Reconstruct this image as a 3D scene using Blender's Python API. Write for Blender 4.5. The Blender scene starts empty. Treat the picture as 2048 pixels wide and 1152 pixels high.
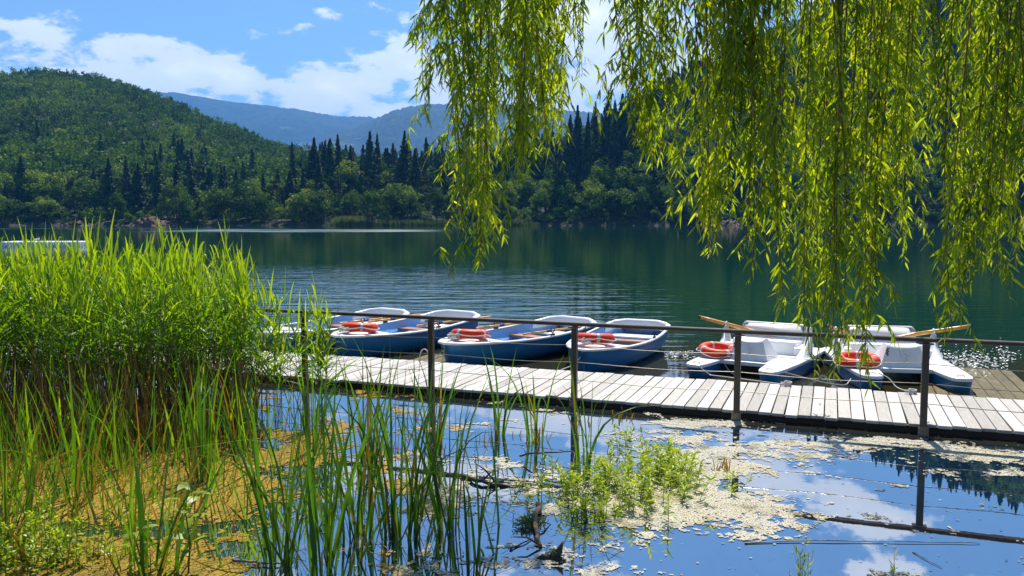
import bpy, math, random
import numpy as np
from mathutils import Vector, Matrix

R = math.radians
rng = np.random.default_rng(11)
random.seed(11)
scene = bpy.context.scene
col = scene.collection
UP = np.array([0.0, 0.0, 1.0])

# ---------------------------------------------------------------- camera
F_PX, CX, CY, CAM_H, HORIZON = 1720.0, 1024.0, 576.0, 2.4, 437.0
PITCH = math.atan((CY - HORIZON) / F_PX)
cam_d = bpy.data.cameras.new('camera')
cam = bpy.data.objects.new('camera', cam_d)
col.objects.link(cam)
cam.location = (0, 0, CAM_H)
cam.rotation_euler = (math.pi / 2 - PITCH, 0, 0)
cam_d.sensor_width = 36.0
cam_d.lens = 36.0 * F_PX / 2048.0
cam_d.clip_start = 0.05
cam_d.clip_end = 30000
scene.camera = cam


def ray(px, py):
    a = (np.asarray(px, float) - CX) / F_PX
    b = -(np.asarray(py, float) - CY) / F_PX
    return np.stack([a, math.cos(PITCH) + b * math.sin(PITCH), -math.sin(PITCH) + b * math.cos(PITCH)], -1)


def ground(px, py, z=0.0):
    """world point at height z seen in that direction of the survey photograph"""
    d = ray(px, py)
    t = (z - CAM_H) / d[..., 2]
    return np.array([0, 0, CAM_H]) + d * t[..., None] if d.ndim > 1 else np.array([0, 0, CAM_H]) + d * t


def at_depth(px, py, y):
    d = ray(px, py)
    t = np.asarray(y, float) / d[..., 1]
    return np.array([0, 0, CAM_H]) + d * np.asarray(t)[..., None]


# ---------------------------------------------------------------- mesh helpers
class MB:
    """collects vertices and faces; build() links them as ONE mesh object"""

    def __init__(self):
        self.v, self.f, self.n, self.t = [], [], 0, []

    def add(self, verts, faces, mi=0, smooth=True, tint=None):
        verts = np.asarray(verts, float).reshape(-1, 3)
        fs = faces if isinstance(faces, list) else [faces]
        for f in fs:
            f = np.asarray(f, dtype=np.int64)
            if f.ndim == 1:
                f = f[None]
            self.f.append((f + self.n, mi, smooth))
        self.v.append(verts)
        self.t.append(np.full(len(verts), 0.5) if tint is None else np.broadcast_to(np.asarray(tint, float), (len(verts),)))
        self.n += len(verts)
        return self

    def build(self, name, mats, parent=None):
        me = bpy.data.meshes.new(name)
        V = np.concatenate(self.v)
        me.vertices.add(len(V))
        me.vertices.foreach_set('co', V.astype(np.float32).ravel())
        loops, starts, mis, sms, s = [], [], [], [], 0
        for f, mi, sm in self.f:
            k = f.shape[1]
            loops.append(f.ravel())
            starts.append(s + np.arange(len(f)) * k)
            mis.append(np.full(len(f), mi))
            sms.append(np.full(len(f), sm))
            s += f.size
        loops = np.concatenate(loops)
        starts = np.concatenate(starts)
        me.loops.add(len(loops))
        me.loops.foreach_set('vertex_index', loops.astype(np.int32))
        me.polygons.add(len(starts))
        me.polygons.foreach_set('loop_start', starts.astype(np.int32))
        me.polygons.foreach_set('material_index', np.concatenate(mis).astype(np.int32))
        me.polygons.foreach_set('use_smooth', np.concatenate(sms))
        at = me.attributes.new('tint', 'FLOAT', 'POINT')
        at.data.foreach_set('value', np.concatenate(self.t).astype(np.float32))
        me.update(calc_edges=True)
        me.validate()
        for m in (mats if isinstance(mats, (list, tuple)) else [mats]):
            me.materials.append(m)
        o = bpy.data.objects.new(name, me)
        col.objects.link(o)
        if parent is not None:
            o.parent = parent
        return o

    # -- shapes
    def box(self, c, s, rot=None, mi=0, bev=0.0, tint=None):
        """box centre c, full size s, optional 3x3 rotation; bev chamfers the vertical and top edges"""
        x, y, z = [k / 2.0 for k in s]
        if bev <= 0:
            v = np.array([[i * x, j * y, k * z] for k in (-1, 1) for i, j in ((-1, -1), (1, -1), (1, 1), (-1, 1))])
            f = [[0, 3, 2, 1], [4, 5, 6, 7], [0, 1, 5, 4], [1, 2, 6, 5], [2, 3, 7, 6], [3, 0, 4, 7]]
        else:
            b = bev
            def ringz(xx, yy, zz, bb):
                return [[-xx + bb, -yy, zz], [xx - bb, -yy, zz], [xx, -yy + bb, zz], [xx, yy - bb, zz], [xx - bb, yy, zz], [-xx + bb, yy, zz], [-xx, yy - bb, zz], [-xx, -yy + bb, zz]]
            v = np.array(ringz(x - b, y - b, -z, b * .5) + ringz(x, y, -z + b, b) + ringz(x, y, z - b, b) + ringz(x - b, y - b, z, b * .5))
            f = []
            for r_ in range(3):
                for k in range(8):
                    f.append([r_ * 8 + k, r_ * 8 + (k + 1) % 8, (r_ + 1) * 8 + (k + 1) % 8, (r_ + 1) * 8 + k])
            self_f = np.array(f)
            if rot is not None:
                v = v @ np.asarray(rot).T
            return self.add(v + np.asarray(c), [self_f, np.array([list(range(24, 32))]), np.array([list(range(7, -1, -1))])], mi, False, tint)
        if rot is not None:
            v = v @ np.asarray(rot).T
        return self.add(v + np.asarray(c), np.array(f), mi, False, tint)

    def tube(self, pts, r, n=8, mi=0, closed=False, smooth=True, tint=None, sq=None):
        """tube along a polyline; r scalar or per point; sq=(a,b) makes the section an ellipse"""
        P = np.asarray(pts, float)
        K = len(P)
        r = np.broadcast_to(np.asarray(r, float), (K,))
        if closed:
            T = np.roll(P, -1, 0) - np.roll(P, 1, 0)
        else:
            T = np.gradient(P, axis=0)
        T = T / np.maximum(np.linalg.norm(T, axis=1, keepdims=True), 1e-9)
        a0 = UP if abs(T[0] @ UP) < .9 else np.array([1.0, 0, 0])
        N = np.cross(a0, T[0]); N /= np.linalg.norm(N)
        fr = []
        for k in range(K):
            N = N - T[k] * (N @ T[k]); N /= np.linalg.norm(N)
            fr.append((N, np.cross(T[k], N)))
        ang = np.arange(n) / n * 2 * math.pi + math.pi / n
        ea, eb = sq or (1, 1)
        v = np.concatenate([P[k] + r[k] * (np.cos(ang)[:, None] * fr[k][0] * ea + np.sin(ang)[:, None] * fr[k][1] * eb) for k in range(K)])
        f = []
        for k in range(K if closed else K - 1):
            a, b = k * n, ((k + 1) % K) * n
            for i in range(n):
                j = (i + 1) % n
                f.append([a + i, a + j, b + j, b + i])
        fs = [np.array(f)]
        if not closed:
            fs += [np.array([list(range(n - 1, -1, -1))]), np.array([[(K - 1) * n + i for i in range(n)]])]
        return self.add(v, fs, mi, smooth, tint)

    def loft(self, rings, mi=0, closed=False, cap0=False, cap1=False, smooth=True, flip=False):
        """rings: K x n x 3"""
        A = np.asarray(rings, float)
        K, n = A.shape[:2]
        f = []
        for k in range(K - 1):
            for i in range(n if closed else n - 1):
                j = (i + 1) % n
                q = [k * n + i, k * n + j, (k + 1) * n + j, (k + 1) * n + i]
                f.append(q[::-1] if flip else q)
        fs = [np.array(f)]
        if cap0:
            fs.append(np.array([list(range(n))]))
        if cap1:
            fs.append(np.array([[(K - 1) * n + i for i in range(n)]]))
        return self.add(A.reshape(-1, 3), fs, mi, smooth)

    def prism(self, outline, z0, z1, mi=0, smooth=False, bev=0.0):
        """vertical prism from an xy outline (counter-clockwise); bev insets the top"""
        O = np.asarray(outline, float)
        n = len(O)
        c = O.mean(0)
        def ring(z, s):
            d = O - c
            l = np.linalg.norm(d, axis=1, keepdims=True)
            q = c + d * np.maximum(l - s, 0) / np.maximum(l, 1e-6)
            return np.column_stack([q, np.full(n, z)])
        rs = [ring(z0, 0), ring(z1 - bev, 0)] + ([ring(z1 - bev * .3, bev * .3), ring(z1, bev)] if bev else [])
        return self.loft(np.array(rs), mi, True, False, True, smooth).add(ring(z0, 0), np.array([list(range(n - 1, -1, -1))]), mi, False)


def strips(mb, C, W, mi=0, tint=None, smooth=True):
    """N ribbons at once: centre lines C (N,K,3), half-width vectors W (N,K,3)"""
    N, K = C.shape[:2]
    V = np.stack([C - W, C + W], 2).reshape(-1, 3)
    b = (np.arange(N) * K * 2)[:, None]
    k = (np.arange(K - 1) * 2)[None]
    q = np.stack([b + k, b + k + 1, b + k + 3, b + k + 2], -1).reshape(-1, 4)
    t = None if tint is None else np.repeat(np.asarray(tint, float), K * 2)
    mb.add(V, q, mi, smooth, t)


def vtubes(mb, C, r, ns=3, mi=0, tint=None):
    """N near-vertical thin tubes at once: C (N,K,3), r (N,K)"""
    N, K = C.shape[:2]
    a = np.arange(ns) / ns * 2 * math.pi
    off = np.stack([np.cos(a), np.sin(a), 0 * a], -1)
    V = (C[:, :, None, :] + r[:, :, None, None] * off[None, None]).reshape(-1, 3)
    b = (np.arange(N) * K * ns)[:, None, None]
    k = (np.arange(K - 1) * ns)[None, :, None]
    i = np.arange(ns)[None, None]
    j = (i + 1) % ns
    q = np.stack([b + k + i, b + k + j, b + k + ns + j, b + k + ns + i], -1).reshape(-1, 4)
    t = None if tint is None else np.repeat(np.asarray(tint, float), K * ns)
    mb.add(V, q, mi, True, t)


def unit(a):
    return a / np.maximum(np.linalg.norm(a, axis=-1, keepdims=True), 1e-9)


def leaves(mb, base, d, L, W, droop=0.3, K=4, prof=(0.45, 1.0, 0.75, 0.02), mi=0, tint=None, flat=None, twist=None):
    """N blade-shaped leaves"""
    N = len(base)
    d = unit(d)
    L = np.broadcast_to(L, (N,)); W = np.broadcast_to(W, (N,)); droop = np.broadcast_to(droop, (N,))
    t = np.linspace(0, 1, K)
    C = base[:, None, :] + d[:, None, :] * (L[:, None] * t)[..., None]
    C[..., 2] -= (droop * L)[:, None] * t ** 2
    if flat is None:
        ref = unit(rng.normal(size=(N, 3)))
    else:
        ref = unit(UP + rng.normal(size=(N, 3)) * flat)
    s = unit(np.cross(d, ref))
    Wv = s[:, None, :] * (W[:, None] * np.asarray(prof)[None, :] * .5)[..., None]
    strips(mb, C, Wv, mi, tint)


def fbm(x, y, octv=4, seed=0, gain=.5):
    """numpy value noise, roughly 0..1"""
    out, amp, tot = 0, 1.0, 0.0
    for o in range(octv):
        xi, yi = np.floor(x).astype(np.int64), np.floor(y).astype(np.int64)
        fx, fy = x - xi, y - yi
        fx, fy = fx * fx * (3 - 2 * fx), fy * fy * (3 - 2 * fy)
        def h(a, b):
            n = (a * 374761393 + b * 668265263 + (seed + o) * 974634777) & 0x7fffffff
            n = ((n ^ (n >> 13)) * 1274126177) & 0x7fffffff
            return ((n ^ (n >> 16)) & 0xffff) / 65535.0
        v = (h(xi, yi) * (1 - fx) + h(xi + 1, yi) * fx) * (1 - fy) + (h(xi, yi + 1) * (1 - fx) + h(xi + 1, yi + 1) * fx) * fy
        out = out + amp * v
        tot += amp
        amp *= gain
        x, y = x * 2.03 + 17.1, y * 2.03 + 9.7
    return out / tot


def smooth01(t):
    t = np.clip(t, 0, 1)
    return t * t * (3 - 2 * t)


# ---------------------------------------------------------------- object helpers
def tag(o, label=None, cat=None, group=None, kind=None):
    if label: o['label'] = label
    if cat: o['category'] = cat
    if group: o['group'] = group
    if kind: o['kind'] = kind
    return o


def thing(name, label, cat, loc=(0, 0, 0), rz=0.0, group=None):
    o = bpy.data.objects.new(name, None)
    col.objects.link(o)
    o.location = tuple(float(k) for k in loc)
    o.rotation_euler = (0, 0, rz)
    o.empty_display_size = .1
    return tag(o, label, cat, group)


def dup(root, label, loc, rz=0.0, scale=None, group=None):
    """copy of a thing with its parts and sub-parts"""
    r = root.copy()
    col.objects.link(r)
    r.location = tuple(float(k) for k in loc)
    r.rotation_euler = (0, 0, rz)
    if scale is not None:
        r.scale = scale if isinstance(scale, (tuple, list)) else (scale,) * 3
    r['label'] = label
    if group: r['group'] = group
    for ch in list(root.children):
        c = ch.copy()
        col.objects.link(c)
        c.parent = r
        for g in list(ch.children):
            d = g.copy()
            col.objects.link(d)
            d.parent = c
    return r


# ---------------------------------------------------------------- material helpers
class NT:
    def __init__(self, tree):
        self.t = tree
        tree.nodes.clear()

    def n(self, typ, **kw):
        nd = self.t.nodes.new(typ)
        for k, v in kw.items():
            if k.startswith('i_'):
                key = k[2:]
                nd.inputs[int(key) if key.isdigit() else key.replace('_', ' ')].default_value = v
            else:
                setattr(nd, k, v)
        return nd

    def l(self, a, b):
        self.t.links.new(a, b)

    def val(self, x, sock):
        if hasattr(x, 'is_output'):
            self.l(x, sock)
        else:
            sock.default_value = x

    def m(self, op, a, b=0.0, c=0.0, clamp=False):
        nd = self.n('ShaderNodeMath', operation=op, use_clamp=clamp)
        for k, x in enumerate((a, b, c)):
            if k < len(nd.inputs):
                self.val(x, nd.inputs[k])
        return nd.outputs[0]

    def mix(self, f, a, b, blend='MIX'):
        nd = self.n('ShaderNodeMix', data_type='RGBA', blend_type=blend)
        self.val(f, nd.inputs[0])
        for x, s in ((a, nd.inputs[6]), (b, nd.inputs[7])):
            if hasattr(x, 'is_output'):
                self.l(x, s)
            else:
                s.default_value = (*x, 1.0) if len(x) == 3 else x
        return nd.outputs[2]

    def ramp(self, f, stops, interp='LINEAR'):
        nd = self.n('ShaderNodeValToRGB')
        nd.color_ramp.interpolation = interp
        e = nd.color_ramp.elements
        while len(e) < len(stops):
            e.new(0.5)
        for k, (p, c) in enumerate(stops):
            e[k].position = p
            e[k].color = (*c, 1.0) if len(c) == 3 else c
        self.val(f, nd.inputs[0])
        return nd.outputs[0]

    def noise(self, vec, scale, detail=4.0, rough=.55, dist=0.0):
        nd = self.n('ShaderNodeTexNoise')
        nd.inputs['Scale'].default_value = scale
        nd.inputs['Detail'].default_value = detail
        nd.inputs['Roughness'].default_value = rough
        nd.inputs['Distortion'].default_value = dist
        if vec is not None:
            self.l(vec, nd.inputs['Vector'])
        return nd.outputs['Fac']

    def smooth(self, x, lo, hi):
        nd = self.n('ShaderNodeMapRange', interpolation_type='SMOOTHSTEP')
        self.val(x, nd.inputs[0])
        nd.inputs[1].default_value = lo
        nd.inputs[2].default_value = hi
        return nd.outputs[0]

    def mapping(self, vec, scale=(1, 1, 1), loc=(0, 0, 0), rot=(0, 0, 0)):
        nd = self.n('ShaderNodeMapping')
        nd.inputs['Scale'].default_value = scale
        nd.inputs['Location'].default_value = loc
        nd.inputs['Rotation'].default_value = rot
        self.l(vec, nd.inputs['Vector'])
        return nd.outputs[0]


def new_mat(name):
    m = bpy.data.materials.new(name)
    m.use_nodes = True
    return m, NT(m.node_tree)


def plain(name, c, rough=.5, var=.12, scale=8.0, dirt=None, bump=0.0, metal=0.0, spec=.5, coat=0.0):
    """painted or moulded surface with a little wear"""
    m, t = new_mat(name)
    out = t.n('ShaderNodeOutputMaterial')
    b = t.n('ShaderNodeBsdfPrincipled')
    tc = t.n('ShaderNodeTexCoord').outputs['Object']
    n1 = t.noise(tc, scale, 5)
    lo = tuple(max(0, k * (1 - var)) for k in c)
    hi = tuple(min(1, k * (1 + var)) for k in c)
    cc = t.mix(n1, lo, hi)
    if dirt:
        n2 = t.noise(tc, scale * .45, 6, .65)
        cc = t.mix(t.smooth(n2, .54, .72), cc, dirt)
    t.l(cc, b.inputs['Base Color'])
    t.l(t.m('MULTIPLY_ADD', n1, .25, rough - .12), b.inputs['Roughness'])
    b.inputs['Metallic'].default_value = metal
    b.inputs['Specular IOR Level'].default_value = spec
    b.inputs['Coat Weight'].default_value = coat
    if bump:
        bp = t.n('ShaderNodeBump', i_Strength=.5, i_Distance=bump)
        t.l(t.noise(tc, scale * 4, 4), bp.inputs['Height'])
        t.l(bp.outputs[0], b.inputs['Normal'])
    t.l(b.outputs[0], out.inputs[0])
    return m


def leaf_mat(name, stops, trans=.5, tmul=(1.0, 1.0, 1.0), gloss=.08, rough=.45, objvar=0.0, noise_scale=0.0):
    """leaves: reflect and let light through; colour by the leaf's own tint"""
    m, t = new_mat(name)
    out = t.n('ShaderNodeOutputMaterial')
    f = t.n('ShaderNodeAttribute', attribute_name='tint').outputs['Fac']
    if objvar:
        f = t.m('ADD', f, t.m('MULTIPLY_ADD', t.n('ShaderNodeObjectInfo').outputs['Random'], objvar, -objvar / 2), clamp=True)
    c = t.ramp(f, stops)
    d = t.n('ShaderNodeBsdfDiffuse')
    t.l(c, d.inputs[0])
    tr = t.n('ShaderNodeBsdfTranslucent')
    t.l(t.mix(1.0, c, tmul, 'MULTIPLY'), tr.inputs[0])
    mx = t.n('ShaderNodeMixShader', i_0=trans)
    t.l(d.outputs[0], mx.inputs[1]); t.l(tr.outputs[0], mx.inputs[2])
    g = t.n('ShaderNodeBsdfGlossy', i_Roughness=rough)
    g.inputs[0].default_value = (.9, .95, .9, 1)
    m2 = t.n('ShaderNodeMixShader', i_0=gloss)
    t.l(mx.outputs[0], m2.inputs[1]); t.l(g.outputs[0], m2.inputs[2])
    t.l(m2.outputs[0] if gloss else mx.outputs[0], out.inputs[0])
    return m
# ================================================================ LIGHT, SKY
SUN_AZ, SUN_EL = 10.0, 57.0
world = bpy.data.worlds.new('World')
scene.world = world
world.use_nodes = True
t = NT(world.node_tree)
wo = t.n('ShaderNodeOutputWorld')
bg = t.n('ShaderNodeBackground', i_Strength=0.088)
sky = t.n('ShaderNodeTexSky', sky_type='NISHITA', sun_disc=False, sun_elevation=R(SUN_EL), sun_rotation=R(SUN_AZ % 360), altitude=400.0, air_density=1.15, dust_density=.35, ozone_density=2.2)
gen = t.n('ShaderNodeTexCoord').outputs['Generated']
sx = t.n('ShaderNodeSeparateXYZ'); t.l(gen, sx.inputs[0])
az = t.m('MULTIPLY', t.m('ARCTAN2', sx.outputs[0], sx.outputs[1]), 57.2958)
el = t.m('MULTIPLY', t.m('ARCSINE', sx.outputs[2]), 57.2958)
CLOUDS = [(-28, 9.7, 7.5, 2.0), (-21.5, 8.6, 5.0, 1.6), (-26.0, 13.5, 1.8, .55), (-30.5, 13.0, 1.6, .6),
          (-17.5, 8.8, 4.0, 1.8), (-11.5, 8.3, 8.5, 2.7), (-5.5, 9.3, 5.5, 3.0), (-6.5, 6.8, 10, 1.8), (-5, 16.8, 9, 1.7),
          (5.6, 9.6, 4.2, 3.4), (3.5, 7.4, 7, 1.8), (14, 10, 6, 2.5),
          (4, 13.0, 11, 2.6), (16.6, 16.9, 2.6, 1.5), (22.3, 17.4, 3.6, 2.6), (23.8, 21.5, 2.8, 2.0), (20, 13.6, 3.5, 1.6),
          (-25, 22, 9, 3), (2, 27, 12, 3.5), (33, 24, 8, 4), (-48, 14, 12, 4), (55, 15, 14, 5),
          (100, 16, 22, 7), (-110, 18, 25, 8), (170, 20, 25, 9)]
acc = None
for a, e, sa, se in CLOUDS:
    d = t.m('SQRT', t.m('ADD', t.m('POWER', t.m('DIVIDE', t.m('SUBTRACT', az, a), sa), 2.0), t.m('POWER', t.m('DIVIDE', t.m('SUBTRACT', el, e), se), 2.0)))
    b_ = t.m('SUBTRACT', 1.0, d)
    acc = b_ if acc is None else t.m('SMOOTH_MAX', acc, b_, .25)
acc = t.m('MAXIMUM', acc, -1.2)
mp = t.mapping(gen, (1, 1, 2.1))
n1 = t.noise(mp, 9.0, 9, .58, .25)
n2 = t.noise(mp, 26.0, 7, .6, .2)
dens = t.m('ADD', t.m('ADD', t.m('MULTIPLY', acc, .60), t.m('MULTIPLY_ADD', n1, 2.2, -1.1)), t.m('MULTIPLY_ADD', n2, .9, -.45))
mask = t.smooth(dens, .03, .25)
core = t.smooth(dens, .2, 1.3)
shade = t.noise(t.mapping(gen, (1, 1, 2.4), (.03, 0, .05)), 14.0, 6, .6)
ccol = t.mix(core, (8.6, 9.3, 10.4), (12.0, 12.0, 12.0))
ccol = t.mix(t.m('MULTIPLY', t.smooth(shade, .48, .72), t.m('MULTIPLY', core, .75)), ccol, (7.0, 7.5, 8.6))
skyc = t.mix(1.0, sky.outputs[0], (.72, .90, 1.08), 'MULTIPLY')
fin = t.mix(t.m('MULTIPLY', mask, .95), skyc, ccol)
t.l(fin, bg.inputs[0])
t.l(bg.outputs[0], wo.inputs[0])

sd = bpy.data.lights.new('sun', 'SUN')
sd.energy = 5.0
sd.angle = R(.53)
sd.color = (1.0, .945, .84)
so = bpy.data.objects.new('sun', sd)
col.objects.link(so)
ce = math.cos(R(SUN_EL))
sdir = Vector((math.sin(R(SUN_AZ)) * ce, math.cos(R(SUN_AZ)) * ce, math.sin(R(SUN_EL))))
so.rotation_euler = (-sdir).to_track_quat('-Z', 'Y').to_euler()
so.location = (-20, 60, 90)

scene.view_settings.view_transform = 'Standard'
scene.view_settings.look = 'None'
scene.view_settings.exposure = 0.55
scene.view_settings.gamma = 1.0
scene.render.engine = 'CYCLES'
cy = scene.cycles
cy.use_denoising = True
cy.max_bounces = 10
cy.diffuse_bounces = 3
cy.glossy_bounces = 4
cy.transmission_bounces = 6
cy.transparent_max_bounces = 8
cy.volume_bounces = 0
cy.sample_clamp_indirect = 4.0
cy.sample_clamp_direct = 0.0
cy.use_adaptive_sampling = False
cy.caustics_reflective = False
cy.caustics_refractive = False

# ================================================================ TERRAIN
def shore_far(x):
    return 145 + 141 * np.maximum(1 - np.clip(np.abs(x) / 330.0, 0, 1) ** 4, 0) ** .25


CR_PX = np.array([-3000, -900, -200, 0, 60, 110, 200, 250, 330, 400, 460, 520, 570, 640, 760, 900, 1000, 1080, 1130, 1200, 1300, 1400, 1500, 1600, 1700, 1850, 2048, 2300, 3000, 5000])
CR_Y = np.array([345, 260, 210, 180, 168, 162, 166, 174, 200, 228, 250, 272, 286, 298, 304, 300, 290, 272, 255, 225, 170, 120, 70, 25, -10, -60, -130, -160, -100, 100])
CR_D = np.array([760, 760, 760, 760, 760, 760, 760, 750, 740, 720, 700, 680, 640, 430, 410, 410, 420, 430, 440, 450, 465, 480, 490, 500, 505, 510, 515, 520, 540, 600])


def terrain(x, y):
    x, y = np.asarray(x, float), np.asarray(y, float)
    px = 1024 + 1720 * x / np.maximum(y, 30)
    yc = np.interp(px, CR_PX, CR_D)
    zc = np.maximum(at_depth(px, np.interp(px, CR_PX, CR_Y), yc)[..., 2] - 12.0, 3.0)
    ys = shore_far(x)
    d = y - ys
    tt = np.clip(d / np.maximum(yc - ys, 20), 0, 1)
    hill = 1.3 * (1 - np.exp(-np.maximum(d, 0) / 3)) + zc * np.sin(tt * math.pi / 2) ** 1.25
    hill = hill + tt * 5 * (fbm(x / 60, y / 60, 4, 5) - .5)
    over = smooth01((y - yc) / 500)
    hill = hill * (1 - .85 * over)
    dn = (145 - 141 * np.maximum(1 - np.clip(np.abs(x) / 330.0, 0, 1) ** 4, 0) ** .25) - y
    near = np.minimum(.02 + dn * .22, 1.0) + np.minimum(np.maximum(dn - 6, 0) * .02, 6)
    side = 1.0 + np.minimum((np.abs(x) - 330) * .08, 60)
    z = np.where(np.abs(x) > 330, np.where(y > 145, np.maximum(side, hill * (d > 0)), side), np.where(y > 145, hill, near))
    inside = (np.abs(x) < 330) & (d < 0) & (dn < 0)
    e = np.minimum(np.minimum(-d, -dn), 330 - np.abs(x))
    bed = -np.minimum(.05 + e * .25, 2.0)
    return np.where(inside, bed, z)


m_ground, t = new_mat('forest_floor')
out = t.n('ShaderNodeOutputMaterial'); b = t.n('ShaderNodeBsdfPrincipled', i_Roughness=.95)
tc = t.n('ShaderNodeTexCoord').outputs['Object']
t.l(t.ramp(t.noise(tc, .35, 8, .7), [(.3, (.008, .013, .005)), (.55, (.016, .024, .008)), (.75, (.030, .028, .014))]), b.inputs['Base Color'])
bp = t.n('ShaderNodeBump', i_Strength=.8, i_Distance=.3)
t.l(t.noise(tc, 2.0, 6), bp.inputs['Height']); t.l(bp.outputs[0], b.inputs['Normal'])
t.l(b.outputs[0], out.inputs[0])

ang = np.concatenate([np.linspace(-48, 48, 300), np.linspace(50, 310, 131)])
rad = np.concatenate([np.linspace(.3, 9, 24), np.geomspace(10, 262, 26), np.linspace(266, 340, 44), np.geomspace(346, 900, 64), np.geomspace(950, 9000, 22)])
A, Rr = np.meshgrid(np.radians(ang), rad, indexing='ij')
# radius is measured as depth in the forward sector so that the shore line is followed closely
X = np.sin(A) * Rr
Y = np.cos(A) * Rr
fw = np.abs(A) < R(49)
Xf, Yf = np.where(fw, np.tan(np.where(fw, A, 0)) * Rr, X), np.where(fw, Rr, Y)
Z = terrain(Xf, Yf)
nA, nR = A.shape
i, j = np.meshgrid(np.arange(nA), np.arange(nR - 1), indexing='ij')
i2 = (i + 1) % nA
q = np.stack([i * nR + j, i * nR + j + 1, i2 * nR + j + 1, i2 * nR + j], -1).reshape(-1, 4)
mb = MB()
mb.add(np.stack([Xf, Yf, Z], -1), q)
c0 = len(mb.v[0])
mb.add([[0, 0, .75]] , np.zeros((0, 3), int))
mb.f.append((np.stack([np.full(nA, c0), np.arange(nA) * nR, ((np.arange(nA) + 1) % nA) * nR], -1), 0, True))
tag(mb.build('ground', m_ground), kind='structure')


def mountain(name, yd, cpx, cpy, depth, seed, mat):
    u = np.linspace(cpx[0], cpx[-1], 420)
    ztop = at_depth(u, np.interp(u, cpx, cpy), yd)[..., 2]
    rows = np.linspace(-1, .6, 60)
    U, V = np.meshgrid(u, rows, indexing='ij')
    ZT = np.repeat(ztop[:, None], 60, 1)
    yy = yd + V * depth
    xx = (U - 1024) / 1720 * yd + V * 200 * np.sin(U / 90.0 + seed)
    prof = np.where(V < 0, 1 - np.abs(V) ** 1.35, 1 - V ** 2)
    zz = ZT * prof
    gul = fbm(xx / 420 + 7, yy / 700, 5, seed) - .5
    zz = zz + gul * 170 * np.clip(np.abs(V) * 3, 0, 1) * (1 - np.abs(V) * .4)
    zz = zz + (rng.random(zz.shape) - .5) * 13
    zz = np.maximum(zz, -1)
    n = 60
    i, j = np.meshgrid(np.arange(len(u) - 1), np.arange(n - 1), indexing='ij')
    q = np.stack([i * n + j, (i + 1) * n + j, (i + 1) * n + j + 1, i * n + j + 1], -1).reshape(-1, 4)
    m_ = MB()
    m_.add(np.stack([xx, yy, zz], -1), q)
    return tag(m_.build(name, mat), kind='structure')


m_mtn, t = new_mat('mountain_forest')
out = t.n('ShaderNodeOutputMaterial'); b = t.n('ShaderNodeBsdfPrincipled', i_Roughness=.95)
tc = t.n('ShaderNodeTexCoord').outputs['Object']
c = t.ramp(t.noise(tc, .012, 8, .68), [(.35, (.012, .026, .012)), (.6, (.03, .05, .018))])
mead = t.smooth(t.noise(t.mapping(tc, (1, 1, 2.2), (300, 0, 0)), .0022, 5, .6), .64, .68)
c = t.mix(mead, c, (.13, .16, .06))
t.l(c, b.inputs['Base Color'])
bp = t.n('ShaderNodeBump', i_Strength=1.0, i_Distance=14)
t.l(t.noise(tc, .035, 5, .7), bp.inputs['Height']); t.l(bp.outputs[0], b.inputs['Normal'])
t.l(b.outputs[0], out.inputs[0])
mountain('mountain_ridge', 5600, [-500, 100, 300, 370, 420, 480, 540, 600, 640, 680, 715, 745, 770, 850, 1000, 1300], [240, 205, 186, 187, 196, 206, 211, 219, 227, 234, 234, 236, 241, 262, 285, 300], 1700, 3, m_mtn)
mountain('mountain_slope', 4300, [560, 640, 700, 740, 765, 790, 820, 850, 880, 930, 980, 1046, 1090, 1127, 1180, 1300, 1500, 1900, 2600], [330, 290, 262, 243, 233, 222, 214, 210, 209, 208, 209, 211, 215, 221, 226, 240, 250, 260, 280], 1300, 9, m_mtn)

# haze box round camera and scene
m_haze, t = new_mat('haze_air')
out = t.n('ShaderNodeOutputMaterial')
v = t.n('ShaderNodeVolumePrincipled')
v.inputs['Color'].default_value = (.09, .40, 1.0, 1)
v.inputs['Density'].default_value = HAZE_DENSITY if 'HAZE_DENSITY' in globals() else 1.4e-4
v.inputs['Anisotropy'].default_value = .2
t.l(v.outputs[0], out.inputs['Volume'])
mb = MB()
mb.box((0, 0, 0), (1, 1, 1))
hz = mb.build('haze', m_haze)
hz.scale = (19000, 19000, 753.2)
hz.location = (0, 0, 753.2 / 2 - 3.2)
tag(hz, 'thin blue summer haze lying over the lake and the hills', 'haze', kind='stuff')

# ================================================================ LAKE
m_water, t = new_mat('lake_surface')
out = t.n('ShaderNodeOutputMaterial'); b = t.n('ShaderNodeBsdfPrincipled')
tc = t.n('ShaderNodeTexCoord').outputs['Object']
sp = t.n('ShaderNodeSeparateXYZ'); t.l(tc, sp.inputs[0])
wx, wy = sp.outputs[0], sp.outputs[1]
jet = t.m('ADD', t.m('MULTIPLY', t.m('SUBTRACT', wx, .79), .353), t.m('MULTIPLY', t.m('SUBTRACT', wy, 10.85), .936))   # distance beyond the jetty line
n_ = t.noise(tc, .5, 5)
shallow = t.smooth(t.m('ADD', jet, t.m('MULTIPLY_ADD', n_, 6.0, -3.0)), 11.0, 1.5)
base = t.mix(shallow, (.005, .042, .018), (.034, .028, .010))
pond = t.smooth(jet, .2, -.6)
base = t.mix(pond, base, (.005, .018, .036))  # blue put into the pond colour to strengthen the sky's reflection
t.l(base, b.inputs['Base Color'])
t.l(t.m('MULTIPLY_ADD', pond, 2.0, 1.55), b.inputs['IOR'])
b.inputs['Specular IOR Level'].default_value = .95


def gauss(cx, cy, sx_, sy_):
    return t.m('EXPONENT', t.m('MULTIPLY', t.m('ADD', t.m('POWER', t.m('DIVIDE', t.m('SUBTRACT', wx, cx), sx_), 2.0), t.m('POWER', t.m('DIVIDE', t.m('SUBTRACT', wy, cy), sy_), 2.0)), -1.0))


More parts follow.
